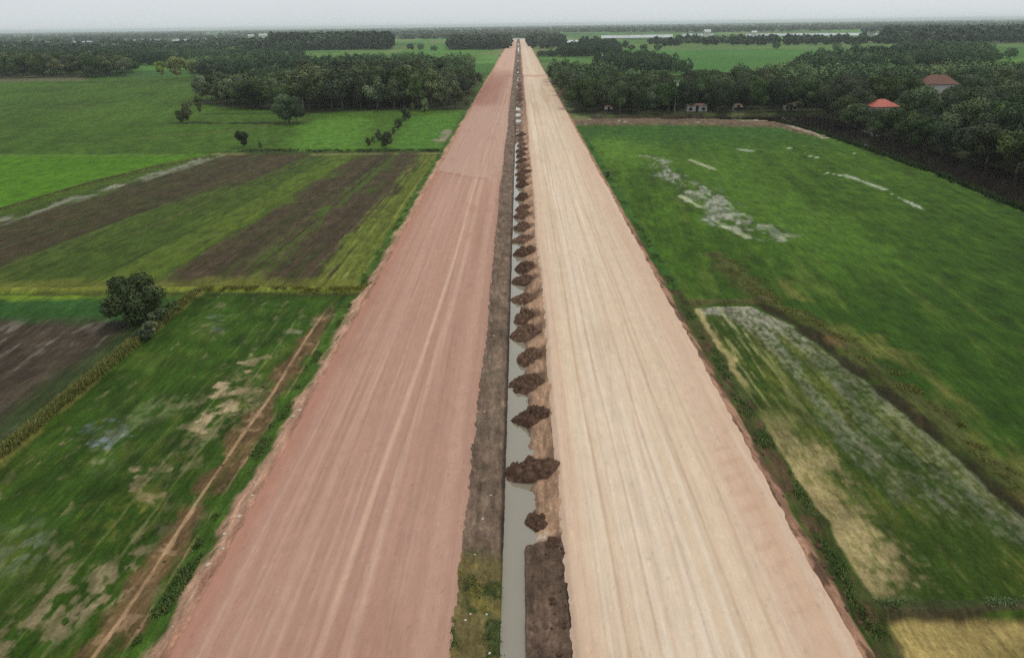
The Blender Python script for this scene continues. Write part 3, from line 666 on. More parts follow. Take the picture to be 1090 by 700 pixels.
# ------------------------------------------------------------------ haze
hz = MB().box(-16000, 16000, -400, 21500, -4, 46).build('haze', None) if False else None
hm = bpy.data.materials.new('haze_air'); hm.use_nodes = True
ht = hm.node_tree; ht.nodes.clear(); ho = ht.nodes.new('ShaderNodeOutputMaterial'); hv = ht.nodes.new('ShaderNodeVolumePrincipled')
hv.inputs['Density'].default_value = 1.0e-4; hv.inputs['Color'].default_value = (.90, .95, 1.0, 1); hv.inputs['Anisotropy'].default_value = 0.0
ht.links.new(hv.outputs[0], ho.inputs['Volume'])
hz = MB().box(-50000, 50000, -400, 21500, -4, 46).build('haze', hm); tag(hz, kind='stuff')

# ------------------------------------------------------------------ earth mounds in the ditch
WORDS = ['first', 'second', 'third', 'fourth', 'fifth', 'sixth', 'seventh', 'eighth', 'ninth', 'tenth', 'eleventh', 'twelfth', 'thirteenth', 'fourteenth',
         'fifteenth', 'sixteenth', 'seventeenth', 'eighteenth', 'nineteenth', 'twentieth', 'twenty-first', 'twenty-second', 'twenty-third', 'twenty-fourth', 'twenty-fifth', 'twenty-sixth', 'twenty-seventh', 'twenty-eighth', 'twenty-ninth', 'thirtieth']

def heap_mesh(name, seed, rx, ry, h, slope):
    r = np.random.default_rng(seed); nr, na = 26, 64
    R = np.linspace(0, 1, nr)[:, None]; A = np.linspace(0, 2*np.pi, na, endpoint=False)[None]
    out = 1 + .30*fb(np.cos(A)*1.3 + seed, np.sin(A)*1.3, seed, 3)
    X = R*np.cos(A)*rx*out; Y = R*np.sin(A)*ry*out
    Z = h*(1 - R**2.2) + .32*h*fb(X/.45 + seed*3, Y/.45, seed, 4)*(1 - R**4) + .12*fb(X/.16, Y/.16, seed+3, 3)*(1 - R**6)
    Z = Z + slope*(X/rx)*.5 - .45*(R > .97)
    V = np.stack([X.ravel(), Y.ravel(), Z.ravel()], 1)
    f = []
    for i in range(nr-1):
        for k in range(na):
            f.append((i*na+k, (i+1)*na+k, (i+1)*na+(k+1) % na, i*na+(k+1) % na))
    me = mesh_np(name, V, np.array(f), MAT['mound'], False); return me
heaps = [heap_mesh('earth_mound', 11+i, 1.75, 1.15, .7, .85) for i in range(9)]
my = [499, 443, 407, 380, 354, 336, 317, 297, 285, 268, 254, 241, 229, 221, 210, 197, 190, 184, 177, 171, 165, 160, 154, 149, 144]
ORD = ['nearest', 'second', 'third', 'fourth', 'fifth', 'sixth', 'seventh', 'eighth', 'ninth', 'tenth', 'eleventh', 'twelfth', 'thirteenth', 'fourteenth']
for i, py in enumerate(my):
    x, y = G(556, py, .6); me = heaps[(i*4) % 9]
    o = link('earth_mound', me)
    rz = rng.uniform(-.15, .5) if i else .0
    sx = {0: 1.22, 1: .95, 2: .95, 3: .85, 4: 1.1}.get(i, rng.uniform(.7, 1.15))
    cx = {0: .35, 1: .7, 2: .6, 4: .2, 12: .1}.get(i, .62 if i < 4 else .32)
    o.location = (cx + rng.uniform(-.1, .1), y, .38); o.rotation_euler = (0, 0, rz); o.scale = (sx, rng.uniform(1.15, 1.6) if i else 1.1, rng.uniform(.9, 1.4))
    if i == 0: lab = 'widest dark earth mound, nearest one damming the median ditch from bank to bank'
    elif i < 25: lab = '%s dark earth mound in the median ditch, counted from the bottom of the photo' % WORDS[i]
    else: lab = 'small dark earth mound in the far stretch of the median ditch'
    tag(o, lab, 'earth mound', 'earth mounds dumped in the median ditch')
for (px, py, s, lab) in ((572, 550, .5, 'crumbly clod heap on the beige slope just below the nearest ditch mound'), (590, 579, .3, 'smallest clod heap at the top corner of the dark soil strip beside the beige road')):
    x, y = G(px, py, .7); o = link('clod_heap', heaps[2 if s > .4 else 4]); o.location = (x, y, .45 if s > .4 else .85)
    o.scale = (s*.8, s*1.5, s*.8); o.rotation_euler = (0, 0, .6); tag(o, lab, 'clod heap', 'clod heaps on the slope')
# stretch of low heaps further up the median, then sparse
for i, y in enumerate(np.concatenate([np.arange(318, 460, 11.0), np.arange(480, 900, 26.0)])):
    o = link('earth_mound', heaps[i % 5]); o.location = (rng.uniform(-.6, 1.2), y + rng.uniform(-3, 3), .3)
    o.scale = (rng.uniform(.9, 1.4), rng.uniform(1.5, 3), rng.uniform(.5, .9)); o.rotation_euler = (0, 0, rng.uniform(-.5, .5))
    tag(o, 'low worn earth mound far up the median between the woods, %s from the nearest' % WORDS[min(i, 29)], 'earth mound', 'low earth mounds far up the median')

# ------------------------------------------------------------------ trees
def crown_arrays(seed, h, r, base, lobes, leaves, ls, flat=.8, top=1.0, cx=0, cy=0):
    """leaf quads scattered over lobes of an uneven crown"""
    g = np.random.default_rng(seed)
    zc = (base + h)/2; hz_ = (h - base)/2
    L = []
    for i in range(lobes):
        t = g.uniform(-.85, .9); a = g.uniform(0, 2*np.pi); rad = r*math.sqrt(max(.05, 1 - abs(t)**2.2))*g.uniform(.35, .85)
        if t > .3: rad *= top
        L.append((rad*math.cos(a), rad*math.sin(a), zc + t*hz_*.82, r*g.uniform(.26, .46)))
    L.append((0, 0, zc, r*.5)); L.append((g.uniform(-.2, .2)*r, g.uniform(-.2, .2)*r, h - r*.35, r*.38))
    L = np.array(L); w = L[:, 3]**2; idx = g.choice(len(L), leaves, p=w/w.sum())
    d = g.normal(size=(leaves, 3)); d /= np.linalg.norm(d, axis=1)[:, None]
    rr = L[idx, 3]*(1 - .45*g.random(leaves)**2.2)*(1 + .09*g.normal(size=leaves))
    c = L[idx, :3] + d*rr[:, None]*np.array([1, 1, flat])
    c += np.array([cx, cy, 0])
    nrm = d*.9 + g.normal(size=(leaves, 3))*.34 + np.array([0, 0, .2]); nrm /= np.linalg.norm(nrm, axis=1)[:, None]
    t1 = np.cross(nrm, g.normal(size=(leaves, 3))); t1 /= np.linalg.norm(t1, axis=1)[:, None]; t2 = np.cross(nrm, t1)
    s = ls*g.uniform(.6, 1.4, leaves)[:, None]
    q = np.stack([c - t1*s - t2*s*.6, c + t1*s*.9 - t2*s*.7, c + t1*s + t2*s*.6, c - t1*s*.8 + t2*s*.75], 1)
    lobe_tone = g.random(len(L)); v = np.clip(.6*lobe_tone[idx] + .4*g.random(leaves), 0, 1)
    return q.reshape(-1, 3), v
def crown_mesh(name, mat, *a, **k):
    q, v = crown_arrays(*a, **k); n = len(v)
    return mesh_np(name, q, np.arange(n*4).reshape(n, 4), mat, False, {'v': ('FACE', 'FLOAT', v)})
def trunk_mesh(name, seed, h, base, r, crown_r, mat, limbs=5, lean=.04):
    g = random.Random(seed); m = MB()
    top = h*.8; lx, ly = g.uniform(-lean, lean)*h, g.uniform(-lean, lean)*h
    P = [(0, 0, -.3), (lx*.1, ly*.1, h*.12), (lx*.5, ly*.5, base + .3), (lx, ly, top)]
    m.tube(P, [r*1.35, r, r*.75, r*.22], 7)
    for i in range(limbs):
        a = i*2.4 + g.uniform(-.4, .4); z0 = base*.75 + (top - base)*.45*i/limbs; k = z0/top
        q = Vector((lx*k, ly*k, z0)); L = crown_r*g.uniform(.55, .8)
        m.tube([q, q + Vector((math.cos(a)*L*.5, math.sin(a)*L*.5, L*.42)), q + Vector((math.cos(a)*L, math.sin(a)*L, L*.85))], [r*.5, r*.32, r*.12], 5)
    return m.mesh(name, mat, True)
def proto(kind, seed):
    """returns (crown mesh, trunk mesh) for a tree of 10 m"""
    if kind == 'broad':
        h, r, b = 10, 5.6, 1.8; return crown_mesh('crown', MAT['leaf_b'], seed, h, r, b, 13, 7500, .19), trunk_mesh('trunk', seed, h, b, .24, r, MAT['bark'])
    if kind == 'dark':
        h, r, b = 10, 5.6, 2.6; return crown_mesh('crown', MAT['leaf_d'], seed, h, r, b, 12, 7500, .19), trunk_mesh('trunk', seed, h, b, .26, r, MAT['bark'])
    if kind == 'tall':
        h, r, b = 10, 3.0, 2.6; return crown_mesh('crown', MAT['leaf_e'], seed, h, r, b, 15, 4200, .17, flat=1.15, top=.75), trunk_mesh('trunk', seed, h, b, .13, r*.8, MAT['bark'], 6)
    if kind == 'young':
        h, r, b = 10, 3.4, 3.6; return crown_mesh('crown', MAT['leaf_e'], seed, h, r, b, 10, 1100, .28), trunk_mesh('trunk', seed, h, b, .15, r*.8, MAT['palebark'], 6, .1)
    if kind == 'yellow':
        h, r, b = 10, 4.6, 1.5; return crown_mesh('crown', MAT['leaf_y'], seed, h, r, b, 14, 2000, .34), trunk_mesh('trunk', seed, h, b, .16, r, MAT['palebark'])
    if kind == 'shrub':
        h, r, b = 10, 6.5, .3; return crown_mesh('crown', MAT['leaf_e'], seed, h, r, b, 12, 2600, .42), trunk_mesh('trunk', seed, h, 1.5, .3, r*.7, MAT['bark'], 5, .1)
NAMES = {'broad': 'broadleaf_tree', 'dark': 'broadleaf_tree', 'tall': 'tall_slender_tree', 'young': 'slender_tree', 'yellow': 'broadleaf_tree', 'shrub': 'shrub'}
VAR = {'broad': 6, 'dark': 5, 'tall': 6, 'young': 3, 'yellow': 2, 'shrub': 4}
PROTO = {}
def put_tree(kind, x, y, h, label, group, z=0, wide=1.0, seed=None):
    g = np.random.default_rng(int(abs(x*131 + y*17)*10) % 100000 if seed is None else seed)
    v = int(g.integers(VAR[kind]))
    if (kind, v) not in PROTO: PROTO[(kind, v)] = proto(kind, 1000 + v*7 + len(kind)*31)
    cm, tm = PROTO[(kind, v)]
    s = h/10; o = empty(NAMES[kind], (x, y, z), g.uniform(0, 6.28), (s*wide*g.uniform(.9, 1.1), s*wide*g.uniform(.9, 1.1), s))
    link('crown', cm, o); link('trunk', tm, o)
    tag(o, label, 'shrub' if kind == 'shrub' else 'tree', group); return o
def scatter(poly, spacing, seed, jitter=.35):
    P = np.array(poly); lo, hi = P.min(0), P.max(0); g = np.random.default_rng(seed); out = []
    j = 0; y = lo[1]
    while y < hi[1]:
        x = lo[0] + (j % 2)*spacing/2
        while x < hi[0]:
            out.append((x + g.normal()*jitter*spacing*.5, y + g.normal()*jitter*spacing*.5)); x += spacing
        y += spacing*.87; j += 1
    out = np.array(out); 
    if not len(out): return []
    ok = sdpoly(out[:, 0], out[:, 1], poly) < 0
    return [tuple(p) for p in out[ok]]

stuff_pts = []      # (x, y, h, r, tone) for the masses nobody could count
# roofs that stay in sight over the trees
roofs = [(932, 100, 957, 114.5), (986, 72, 1021, 89)]
def hides_roof(x, y, h, r):
    a, b = PX(x, y, h), PX(x, y, 1.0); w = FPX*r/(y*.927 + 11)
    for x0, y0, x1, y1 in roofs:
        if a[0] + w > x0 and a[0] - w < x1 and a[1] < y1 and b[1] > y1 - 2: return True
    return False

# right bank woodland
RANKED = {}
def rank_trees():
    for fmt, lst in RANKED.items():
        ys_ = sorted(o.location.y for o in lst); nb = max(1, round((ys_[-1] - ys_[0])/13)); bd = {}
        for o in lst: bd.setdefault(min(nb-1, int((o.location.y - ys_[0])/(ys_[-1] - ys_[0] + .01)*nb)), []).append(o)
        for b_, l2 in bd.items():
            for i, o in enumerate(sorted(l2, key=lambda o: o.location.x/o.location.y)): o['label'] = fmt % (WORDS[min(b_, 29)], WORDS[min(i, 29)])
def relabel(lst, fmt, key):
    for i, o in enumerate(sorted(lst, key=key)): o['label'] = fmt % WORDS[min(i, 29)]
edge_t, row_t, front_t, open_t, wl_t = [], [], [], [], []
# river bank: a line of low hanging trees
for y in np.arange(84, 262, 9.5):
    x = np.interp(y, [84, 150, 190, 228, 262], [113, 112, 110, 109, 106]) + rng.uniform(-.8, 1.2)
    edge_t.append(put_tree('dark' if rng.random() < .5 else 'broad', x, y + rng.uniform(-2, 2), rng.uniform(7.5, 10.5), 'x', 'trees on the river bank', z=-1.2, wide=1.15))
relabel(edge_t, 'dark green tree overhanging the far bank of the brown river, %s from the right', lambda o: o.location.y)
right_poly = [(118, 90), (119, 150), (117, 190), (116, 228), (112, 262), (114, 290), (124, 420), (290, 420), (235, 320), (178, 240), (140, 165), (122, 90)]
nr = 0
for x, y in sorted(scatter(right_poly, 9.8, 3), key=lambda p: p[1]):
    h = rng.uniform(8, 12.5) if rng.random() > .2 else rng.uniform(5.5, 7.5)
    if PX(x, y, 6)[0] > 1150: continue
    if hides_roof(x, y, h, 5.2):
        if not hides_roof(x, y, 5.5, 4.5): h = 5.5
        elif not hides_roof(x, y, 3.6, 3.2): h = 3.6
        else: continue
    if nr >= 125 or y > 372: stuff_pts.append((x, y, h, 5.4, rng.random())); continue
    nr += 1; dk = rng.random() < .45
    if y > 300: lab, gr = 'tree near the brown roof, %s rank from the river, %s from the left', 'woodland near the brown roof'
    elif y > 215: lab, gr = 'tree around the red roof, %s rank from the front, %s from the left', 'woodland around the red roof'
    else: lab, gr = 'tree behind the river bank trees, %s rank from the bottom, %s from the left', 'woodland at the right edge'
    o = put_tree('dark' if dk else 'broad', x, y, h, 'x', gr, wide=1.05); RANKED.setdefault(lab, []).append(o)
# right: row behind the earth bank
glint_hut_x = [G(742, 119.5)[0], G(648, 120.5)[0], G(786, 119)[0], G(842, 118.5)[0]]
for k, x in enumerate(np.arange(33, 114, 5.6)):
    if min(abs(x - q) for q in glint_hut_x) < (2.3): continue
    row_t.append(put_tree('dark' if k % 3 else 'broad', x + rng.uniform(-1.2, 1.2), 288 + rng.uniform(-1, 3), rng.uniform(9.5, 11.5), 'x', 'front row trees behind the earth bank', wide=.82, z=.2))
relabel(row_t, 'round crowned tree in the front row behind the earth bank, %s from the road', lambda o: o.location.x)
row = [(24, 298), (114, 298), (118, 330), (118, 410), (86, 350), (60, 370), (52, 470), (20, 480)]
nrow = 0
for x, y in ((100, 291), (108, 288), (113, 280), (116, 268)): put_tree('dark', x, y, 9.5, 'dark tree on the outer side of the river bend, %s from the left' % WORDS[[100, 108, 113, 116].index(x)], 'trees at the river bend')
for x, y in sorted(scatter(row, 9.6, 5), key=lambda p: p[1]):
    h = rng.uniform(8.5, 12.5)
    if nrow >= 78: stuff_pts.append((x, y, h, 5.2, rng.random())); continue
    nrow += 1; dk = rng.random() < .5
    o = put_tree('dark' if dk else 'broad', x, y, h, 'x', 'wood behind the earth bank'); RANKED.setdefault('tree in the wood behind the earth bank, %s rank back, %s from the left', []).append(o)
put_tree('broad', 25, 301, 11.5, 'big olive green tree beside the beige road, left end of the tree row', 'single trees', wide=1.1)
# left grove
grove = gp([(225, 112), (330, 121), (345, 118), (500, 116.5), (506, 96)]) + [(-24, 430), (-60, 470), (-150, 470), (-150, 360)]
ng = 0
for x, y in sorted(scatter(grove, 8.8, 8), key=lambda p: p[1]):
    if x > -23: continue
    px, _ = PX(x, y); h = rng.uniform(11, 16.5) if px > 320 else rng.uniform(8, 12)
    if px > 470: h *= .78
    if ng >= 150: stuff_pts.append((x, y, h, 4.6, rng.random()*.6 + .4)); continue
    ng += 1; sl_ = rng.random() < .72
    kd = ('tall' if sl_ else 'broad')
    if px < 330 and y < 345:
        open_t.append(put_tree('young' if rng.random() < .4 else kd, x, y, h, 'x', 'open left part of the grove', wide=1.3)); continue
    if y < 324:
        front_t.append(put_tree(kd, x, y, h, 'x', 'front edge of the grove', wide=1.3 if sl_ else .85)); continue
    o = put_tree(kd, x, y, h, 'x', 'dense grove left of the red road', wide=1.3 if sl_ else .85); RANKED.setdefault('tree in the dense grove by the red road, %s rank back, %s from the left', []).append(o)
relabel(open_t, 'grey trunked tree in the open left grove, %s from the left', lambda o: o.location.x/o.location.y)
relabel(front_t, 'tree on the front edge of the dense grove, %s from the left', lambda o: o.location.x/o.location.y)
# left wood far behind the green field
w1 = gp([(-60, 84), (90, 83), (140, 82), (150, 72), (-60, 72)])
c1 = 0
for x, y in sorted(scatter(w1, 12.5, 9), key=lambda p: p[1]):
    h = rng.uniform(11, 16.5)
    if PX(x, y)[0] < -25: continue
    if c1 >= 60: stuff_pts.append((x, y, h, 5.5, rng.random()*.5)); continue
    c1 += 1; dk = rng.random() < .4
    o = put_tree('broad' if dk else 'tall', x, y, h, 'x', 'dark wood at the far left', wide=1.5 if not dk else .95); RANKED.setdefault('tree in the far left dark wood, %s rank back, %s from the left', []).append(o)
rank_trees()
# singles
def single(kind, px, py, h, label, wide=1.0, seed=None, group=None):
    x, y = G(px, py); return put_tree(kind, x, y, h, label, group, wide=wide, seed=seed)
single('yellow', 189, 84, 15, 'yellow green tree at the right end of the far left wood', 1.0, 3)
single('yellow', 206, 82, 12, 'smaller yellow green tree just right of the bigger yellow green one', .9, 5)
single('yellow', 172, 82, 11, 'yellow green tree just left of the biggest yellow green one', .9, 6)
single('young', 228, 84, 12, 'grey green tree standing between the yellow green trees and the grove', 1.0, 11)
single('young', 214, 129, 9.5, 'tall pale thin tree leaning over the dark bushes at the grove corner', .6, 2)
single('young', 203, 131, 8, 'pale thin tree between the dark bushes and the leaning tree', .6, 4)
single('shrub', 192, 131, 4.6, 'dark green bush at the left end of the bund by the pale thin trees', .55, 1)
single('shrub', 198, 128, 6.0, 'tall dark bush leaning against the pale thin trees', .4, 2)
single('broad', 308, 131, 9.5, 'wide grey green tree standing alone in front of the grove', 1.15, 7)
single('dark', 316, 132, 7.0, 'dark tree tucked against the right side of the wide lone grey green one', .8, 8)
single('broad', 260, 157, 4.6, 'small round tree alone on the bund in the green field', .75, 9)
single('shrub', 277, 157, 1.8, 'little bush just right of the small round tree', .5, 3)
for i, (px, py, h) in enumerate([(398, 158, 3.6), (412, 157, 4.4), (404, 150, 3.4), (420, 148, 3.6), (425, 138, 3.6), (432, 128, 4.5), (440, 122, 4.5), (392, 155, 2.2), (452, 119, 5)]):
    single('shrub' if i % 3 else 'young', px, py, h, 'grey green bush in the diagonal row between the two bright plots, %s from below' % WORDS[[1, 3, 2, 4, 5, 6, 7, 0, 8][i]], .62, 20+i, 'bushes between the two bright green plots')
single('young', 510, 96, 9, 'thin tree closest to the red road at the right end of the grove', .8, 31)
single('shrub', 497, 112, 2.5, 'small bush at the grove foot beside the red road', .6, 33)
single('shrub', 647, 190, 1.6, 'dark little bush at the foot of the beige road bank by the right field', .5, 51)
# the lone tree of the left fields: its own dense crown
x, y = G(146, 341)
lt = empty('broadleaf_tree', (x, y, .1), 0, 1.0)
q1, v1 = crown_arrays(71, 4.9, 3.4, .3, 16, 6800, .13, flat=.8); 
link('crown', mesh_np('crown', q1, np.arange(len(q1)).reshape(-1, 4), MAT['leaf_b'], False, {'v': ('FACE', 'FLOAT', v1)}), lt)
link('trunk', trunk_mesh('trunk', 71, 4.6, 1.0, .2, 2.2, MAT['bark'], 6), lt)
tag(lt, 'dark round tree standing alone at the corner of the left fields', 'tree')
# its smaller bushes
for i, (px, py, h, rr) in enumerate([(171, 345, 2.0, 1.1), (183, 333, 1.4, .8), (160, 356, 1.3, 1.0), (152, 362, .9, 1.1)]):
    x, y = G(px, py); sh = empty('shrub', (x, y, .1), 0, 1)
    q1, v1 = crown_arrays(80+i, h, rr, .05, 9, 1500, .10)
    link('crown', mesh_np('crown', q1, np.arange(len(q1)).reshape(-1, 4), MAT['leaf_d' if i == 3 else 'leaf_e'], False, {'v': ('FACE', 'FLOAT', v1)}), sh)
    link('trunk', trunk_mesh('trunk', 90+i, h, .2, .05, rr*.7, MAT['bark'], 4), sh)
    tag(sh, ['tall grey green bush at the right foot of the lone dark tree', 'small bush right of the lone tree on the yellow bund',
             'ragged bush below the lone tree on the hedge bund', 'lowest bush of the lone tree, where the yellow hedge bund begins'][i], 'shrub')

# ------------------------------------------------------------------ woodland too far or too deep to count
def add_region(pts, spacing, h0, h1, r, seed, tone=(0, 1), gpx=True, keep=1.0):
    P = gp(pts) if gpx else pts
    for x, y in scatter(P, spacing, seed, .6):
        if rng.random() < keep: stuff_pts.append((x, y, rng.uniform(h0, h1), r, rng.uniform(*tone)))
add_region([(-60, 72), (175, 70), (180, 62), (-60, 64)], 11, 10, 15, 5.5, 61, (0, .5))
add_region([(215, 84), (300, 78), (330, 72), (250, 68), (200, 74)], 10, 8, 12, 5, 62, (.3, 1), keep=.6)
add_region([(120, 66), (280, 66), (330, 62), (150, 60)], 12, 8, 12, 5.5, 78, (.0, .6), keep=.6)
add_region([(-60, 60), (280, 54), (280, 46), (-60, 54)], 16, 9, 14, 6.5, 63, (0, .6), keep=.75)
add_region([(300, 76), (440, 74), (500, 76), (500, 82), (300, 84)], 9, 9, 13, 5, 64, (.2, .8), keep=.8)
add_region([(288, 54), (417, 53), (417, 48.5), (288, 49.5)], 11, 19, 24, 6, 65, (.0, .5))
add_region([(255, 56), (340, 54), (335, 50), (250, 51)], 12, 12, 17, 6, 66, (.0, .5))
add_region([(478, 53.5), (540, 53), (543, 45), (480, 45)], 13, 11, 14, 6.5, 67, (0, .5))
add_region([(566, 53), (600, 52.5), (600, 44), (562, 44)], 13, 11, 14, 6.5, 68, (0, .5))
add_region([(596, 61), (658, 59), (655, 50), (612, 51)], 10, 9, 12, 5.5, 69, (0, .45))
add_region([(572, 61), (600, 61), (600, 58.5), (572, 59)], 9, 4, 7, 3.5, 70, (0, .5), keep=.8)
add_region([(692, 49.5), (1000, 47), (1000, 43.5), (692, 45.5)], 22, 7, 13, 6, 71, (0, .5), keep=.7)
add_region([(965, 70), (1060, 70), (1050, 60), (955, 60)], 10, 8, 12, 5.5, 72, (.3, .9))
add_region([(950, 60), (1040, 60), (1060, 52), (960, 52)], 14, 7, 11, 5.5, 73, (.2, .8), keep=.7)
add_region([(940, 46), (1200, 47), (1200, 35), (940, 35)], 20, 12, 18, 8, 74, (0, .5))
add_region([(838, 82), (960, 80), (985, 66), (930, 62), (860, 70)], 9.5, 8, 12, 5, 75, (0, .6))
add_region([(1020, 96), (1150, 96), (1150, 88), (1060, 84), (1020, 76)], 10, 7, 10, 5, 76, (0, .6))
add_region([(635, 74), (720, 78), (735, 82), (700, 68), (640, 66)], 9.5, 8, 12, 5, 77, (0, .6))
for px in (437, 448, 462, 685, 700, 665, 672, 1060, 1046, 1075, 826, 890, 910, 578, 587):
    py = 52 + rng.uniform(-1, 3) if px < 1000 else 60 + rng.uniform(0, 6); x, y = G(px, py)
    stuff_pts.append((x, y, rng.uniform(6, 10), 5, .3))
# the belts of wood out to the horizon
def belts():
    g = np.random.default_rng(99); n = 30000
    D = 1150*(15000/1150)**g.random(n); A = g.uniform(-.85, .85, n); X = A*D
    f = fb(X/420, D/300, 171, 4) + ss(1500, 3200, D)*.35 + .12*fb(X/90, D/60, 172, 2)
    keep = (f > .35) & ~((np.abs(X) < 75) & (D < 1950))
    pxs = np.array([PX(a, b) for a, b in zip(X[keep], D[keep])])
    for (a, b, (px, py)) in zip(X[keep], D[keep], pxs):
        # open fields and ponds known from the photo stay clear
        if px > 640 and py > 43 and px < 1090: continue
        if 130 < px < 218 and 41.5 < py < 46: continue
        if 76 < px < 104 and 44 < py < 49: continue
        if px > 594 and px < 955 and 34.8 < py < 47: continue
        if 420 < px < 600 and py > 42: continue
        if px < 420 and py > 52: continue
        stuff_pts.append((a, b, g.uniform(6, 13), 6.5, g.random()))
belts()
def clear_view(p):
    bx, by = PX(p[0], p[1], 0); ty_ = PX(p[0], p[1], p[2])[1]
    for x0, x1, y0, y1 in ((130, 218, 42, 44.5), (76, 104, 44.3, 46.5), (210, 224, 42, 47), (240, 254, 44, 48), (258, 288, 37, 41), (566, 620, 43, 45), (640, 716, 38, 40.5)):
        if x0 < bx < x1 and ty_ < y1 and by > y1 and (int(abs(p[0]*7 + p[1]*3)) % 100) < 82: return False
    return True
stuff_pts = [p for p in stuff_pts if clear_view(p)]
SP = np.array(stuff_pts)
def woodland(name, P, lv, ls):
    g = np.random.default_rng(5); n = len(P); k = lv
    L = g.normal(size=(n, k, 3)); L /= np.linalg.norm(L, axis=2)[..., None]
    rr = (1 - .35*g.random((n, k, 1))**2)
    hgt = P[:, 2][:, None]; r = P[:, 3][:, None]
    c = np.stack([P[:, 0][:, None] + L[..., 0]*rr[..., 0]*r, P[:, 1][:, None] + L[..., 1]*rr[..., 0]*r, hgt*.56 + L[..., 2]*rr[..., 0]*hgt*.44], 2)
    lob = 1 + .25*np.sin(L[..., 0]*5 + P[:, 0][:, None]) ; c[..., 2] = hgt*.56 + (c[..., 2] - hgt*.56)*lob
    nr_ = L*.9 + g.normal(size=(n, k, 3))*.5 + np.array([0, 0, .3]); nr_ /= np.linalg.norm(nr_, axis=2)[..., None]
    t1 = np.cross(nr_, g.normal(size=(n, k, 3))); t1 /= np.linalg.norm(t1, axis=2)[..., None]; t2 = np.cross(nr_, t1)
    s = (ls*r/5)[..., None]*g.uniform(.6, 1.3, (n, k, 1))
    q = np.stack([c - t1*s - t2*s*.7, c + t1*s - t2*s*.6, c + t1*s*.8 + t2*s*.7, c - t1*s + t2*s*.6], 2).reshape(-1, 3)
    v = np.clip(P[:, 4][:, None]*.8 + .25*fb(P[:, 0]/70, P[:, 1]/110, 7, 3)[:, None] + .25*g.random((n, k)), 0, 1).ravel()
    me = mesh_np(name, q, np.arange(len(q)).reshape(-1, 4), MAT['far'], False, {'v': ('FACE', 'FLOAT', v)})
    return tag(link(name, me), kind='stuff')
nearw = SP[SP[:, 1] < 1100]; farw = SP[(SP[:, 1] >= 1100) & (SP[:, 1] < 3000)]; vfar = SP[SP[:, 1] >= 3000]
tag(woodland('woodland', nearw, 520, .42), 'woodland deep behind the countable trees and field edges', 'woodland')
tag(woodland('distant_woodland', farw, 60, 1.7), 'dark tree belts between the far fields and ponds', 'woodland')
tag(woodland('horizon_woodland', vfar, 18, 3.4), 'blue hazy woodland along the horizon', 'woodland')
print('TREES', nr, nrow, ng, c1, 'stuff', len(nearw), len(farw), len(vfar))

# ------------------------------------------------------------------ grass and weeds on verges and bunds
def tufts(name, pts, mat, hgt, blades, label, seed, spread=.25, wid=.05):
    g = np.random.default_rng(seed); P = np.array(pts); n = len(P)
    c = np.repeat(P, blades, 0); m = len(c)
    a = g.uniform(0, 2*np.pi, m); off = g.normal(size=(m, 2))*spread; h = hgt*g.uniform(.4, 1.3, m)
    b = np.stack([c[:, 0] + off[:, 0], c[:, 1] + off[:, 1], c[:, 2]], 1)
    lean = np.stack([np.cos(a)*h*.5, np.sin(a)*h*.5, h], 1); side = np.stack([-np.sin(a), np.cos(a), np.zeros(m)], 1)*(wid*g.uniform(.6, 1.5, m))[:, None]
    q = np.stack([b - side, b + side, b + lean + side*.5, b + lean - side*.5], 1).reshape(-1, 3)
    v = np.clip(.6*np.repeat(g.random(n), blades) + .4*g.random(m), 0, 1)
    me = mesh_np(name, q, np.arange(len(q)).reshape(-1, 4), mat, False, {'v': ('FACE', 'FLOAT', v)})
    return tag(link(name, me), label, 'grass', None, 'stuff')
def along(xc, xw, y0, y1, n, seed, thr=-.1, z=None):
    g = np.random.default_rng(seed); y = y0*(y1/y0)**g.random(n); x = xc + g.uniform(-xw, xw, n)
    ok = fb(x/1.2, y/2.5, seed, 3) > thr; x, y = x[ok], y[ok]
    zz = paint(x, y)[1]; return np.stack([x, y, zz - .02], 1)
tufts('verge_grass', along(-20.9, .5, 22, 200, 4200, 301, .3), MAT['grass'], .15, 9, 'green weeds on the verge left of the red road', 1, .14, .03)
tufts('verge_grass', along(19.5, .5, 22, 260, 3600, 302, .35), MAT['grass'], .18, 9, 'green weeds on the verge right of the beige road', 2, .14, .03)
tufts('hedge_grass', along(-41.3, .6, 20, 90, 5200, 303, -1), MAT['drygrass'], .3, 12, 'yellow green grass on the bund beside the dark ploughed field', 3, .15, .03)
def along_line(pts, w, n, seed, thr):
    g = np.random.default_rng(seed); P = np.array(pts); L = np.linalg.norm(np.diff(P, axis=0), axis=1); cum = np.concatenate([[0], np.cumsum(L)])
    t = g.random(n)*cum[-1]; x = np.interp(t, cum, P[:, 0]) + g.normal(size=n)*w; y = np.interp(t, cum, P[:, 1]) + g.normal(size=n)*w
    ok = fb(x/1.5, y/1.5, seed, 3) > thr; x, y = x[ok], y[ok]; return np.stack([x, y, paint(x, y)[1] - .02], 1)
tufts('bund_grass', along_line([(a + 1.2, b) for a, b in BUND_R[1:]], .8, 4200, 304, .25), MAT['drygrass'], .16, 9, 'rough grass on the curved bund of the right fields', 4, .15, .03)
tufts('bund_grass', along_line(BUND_L[:2], .5, 1400, 305, -.1), MAT['drygrass'], .18, 9, 'yellow grass on the bund below the striped ploughed field', 5, .15, .04)
tufts('bund_grass', along_line(gp([(262, 161), (470, 161)]), 1.2, 900, 308, .2), MAT['leaf_e'], .4, 8, 'dark green scrub on the bund below the bright green plots', 8, .4, .12)
tufts('bund_grass', along_line(gp([(200, 131.5), (316, 131.5)]), 1.0, 450, 309, .1), MAT['leaf_e'], .35, 8, 'dark grass line below the open left part of the grove', 9, .4, .12)
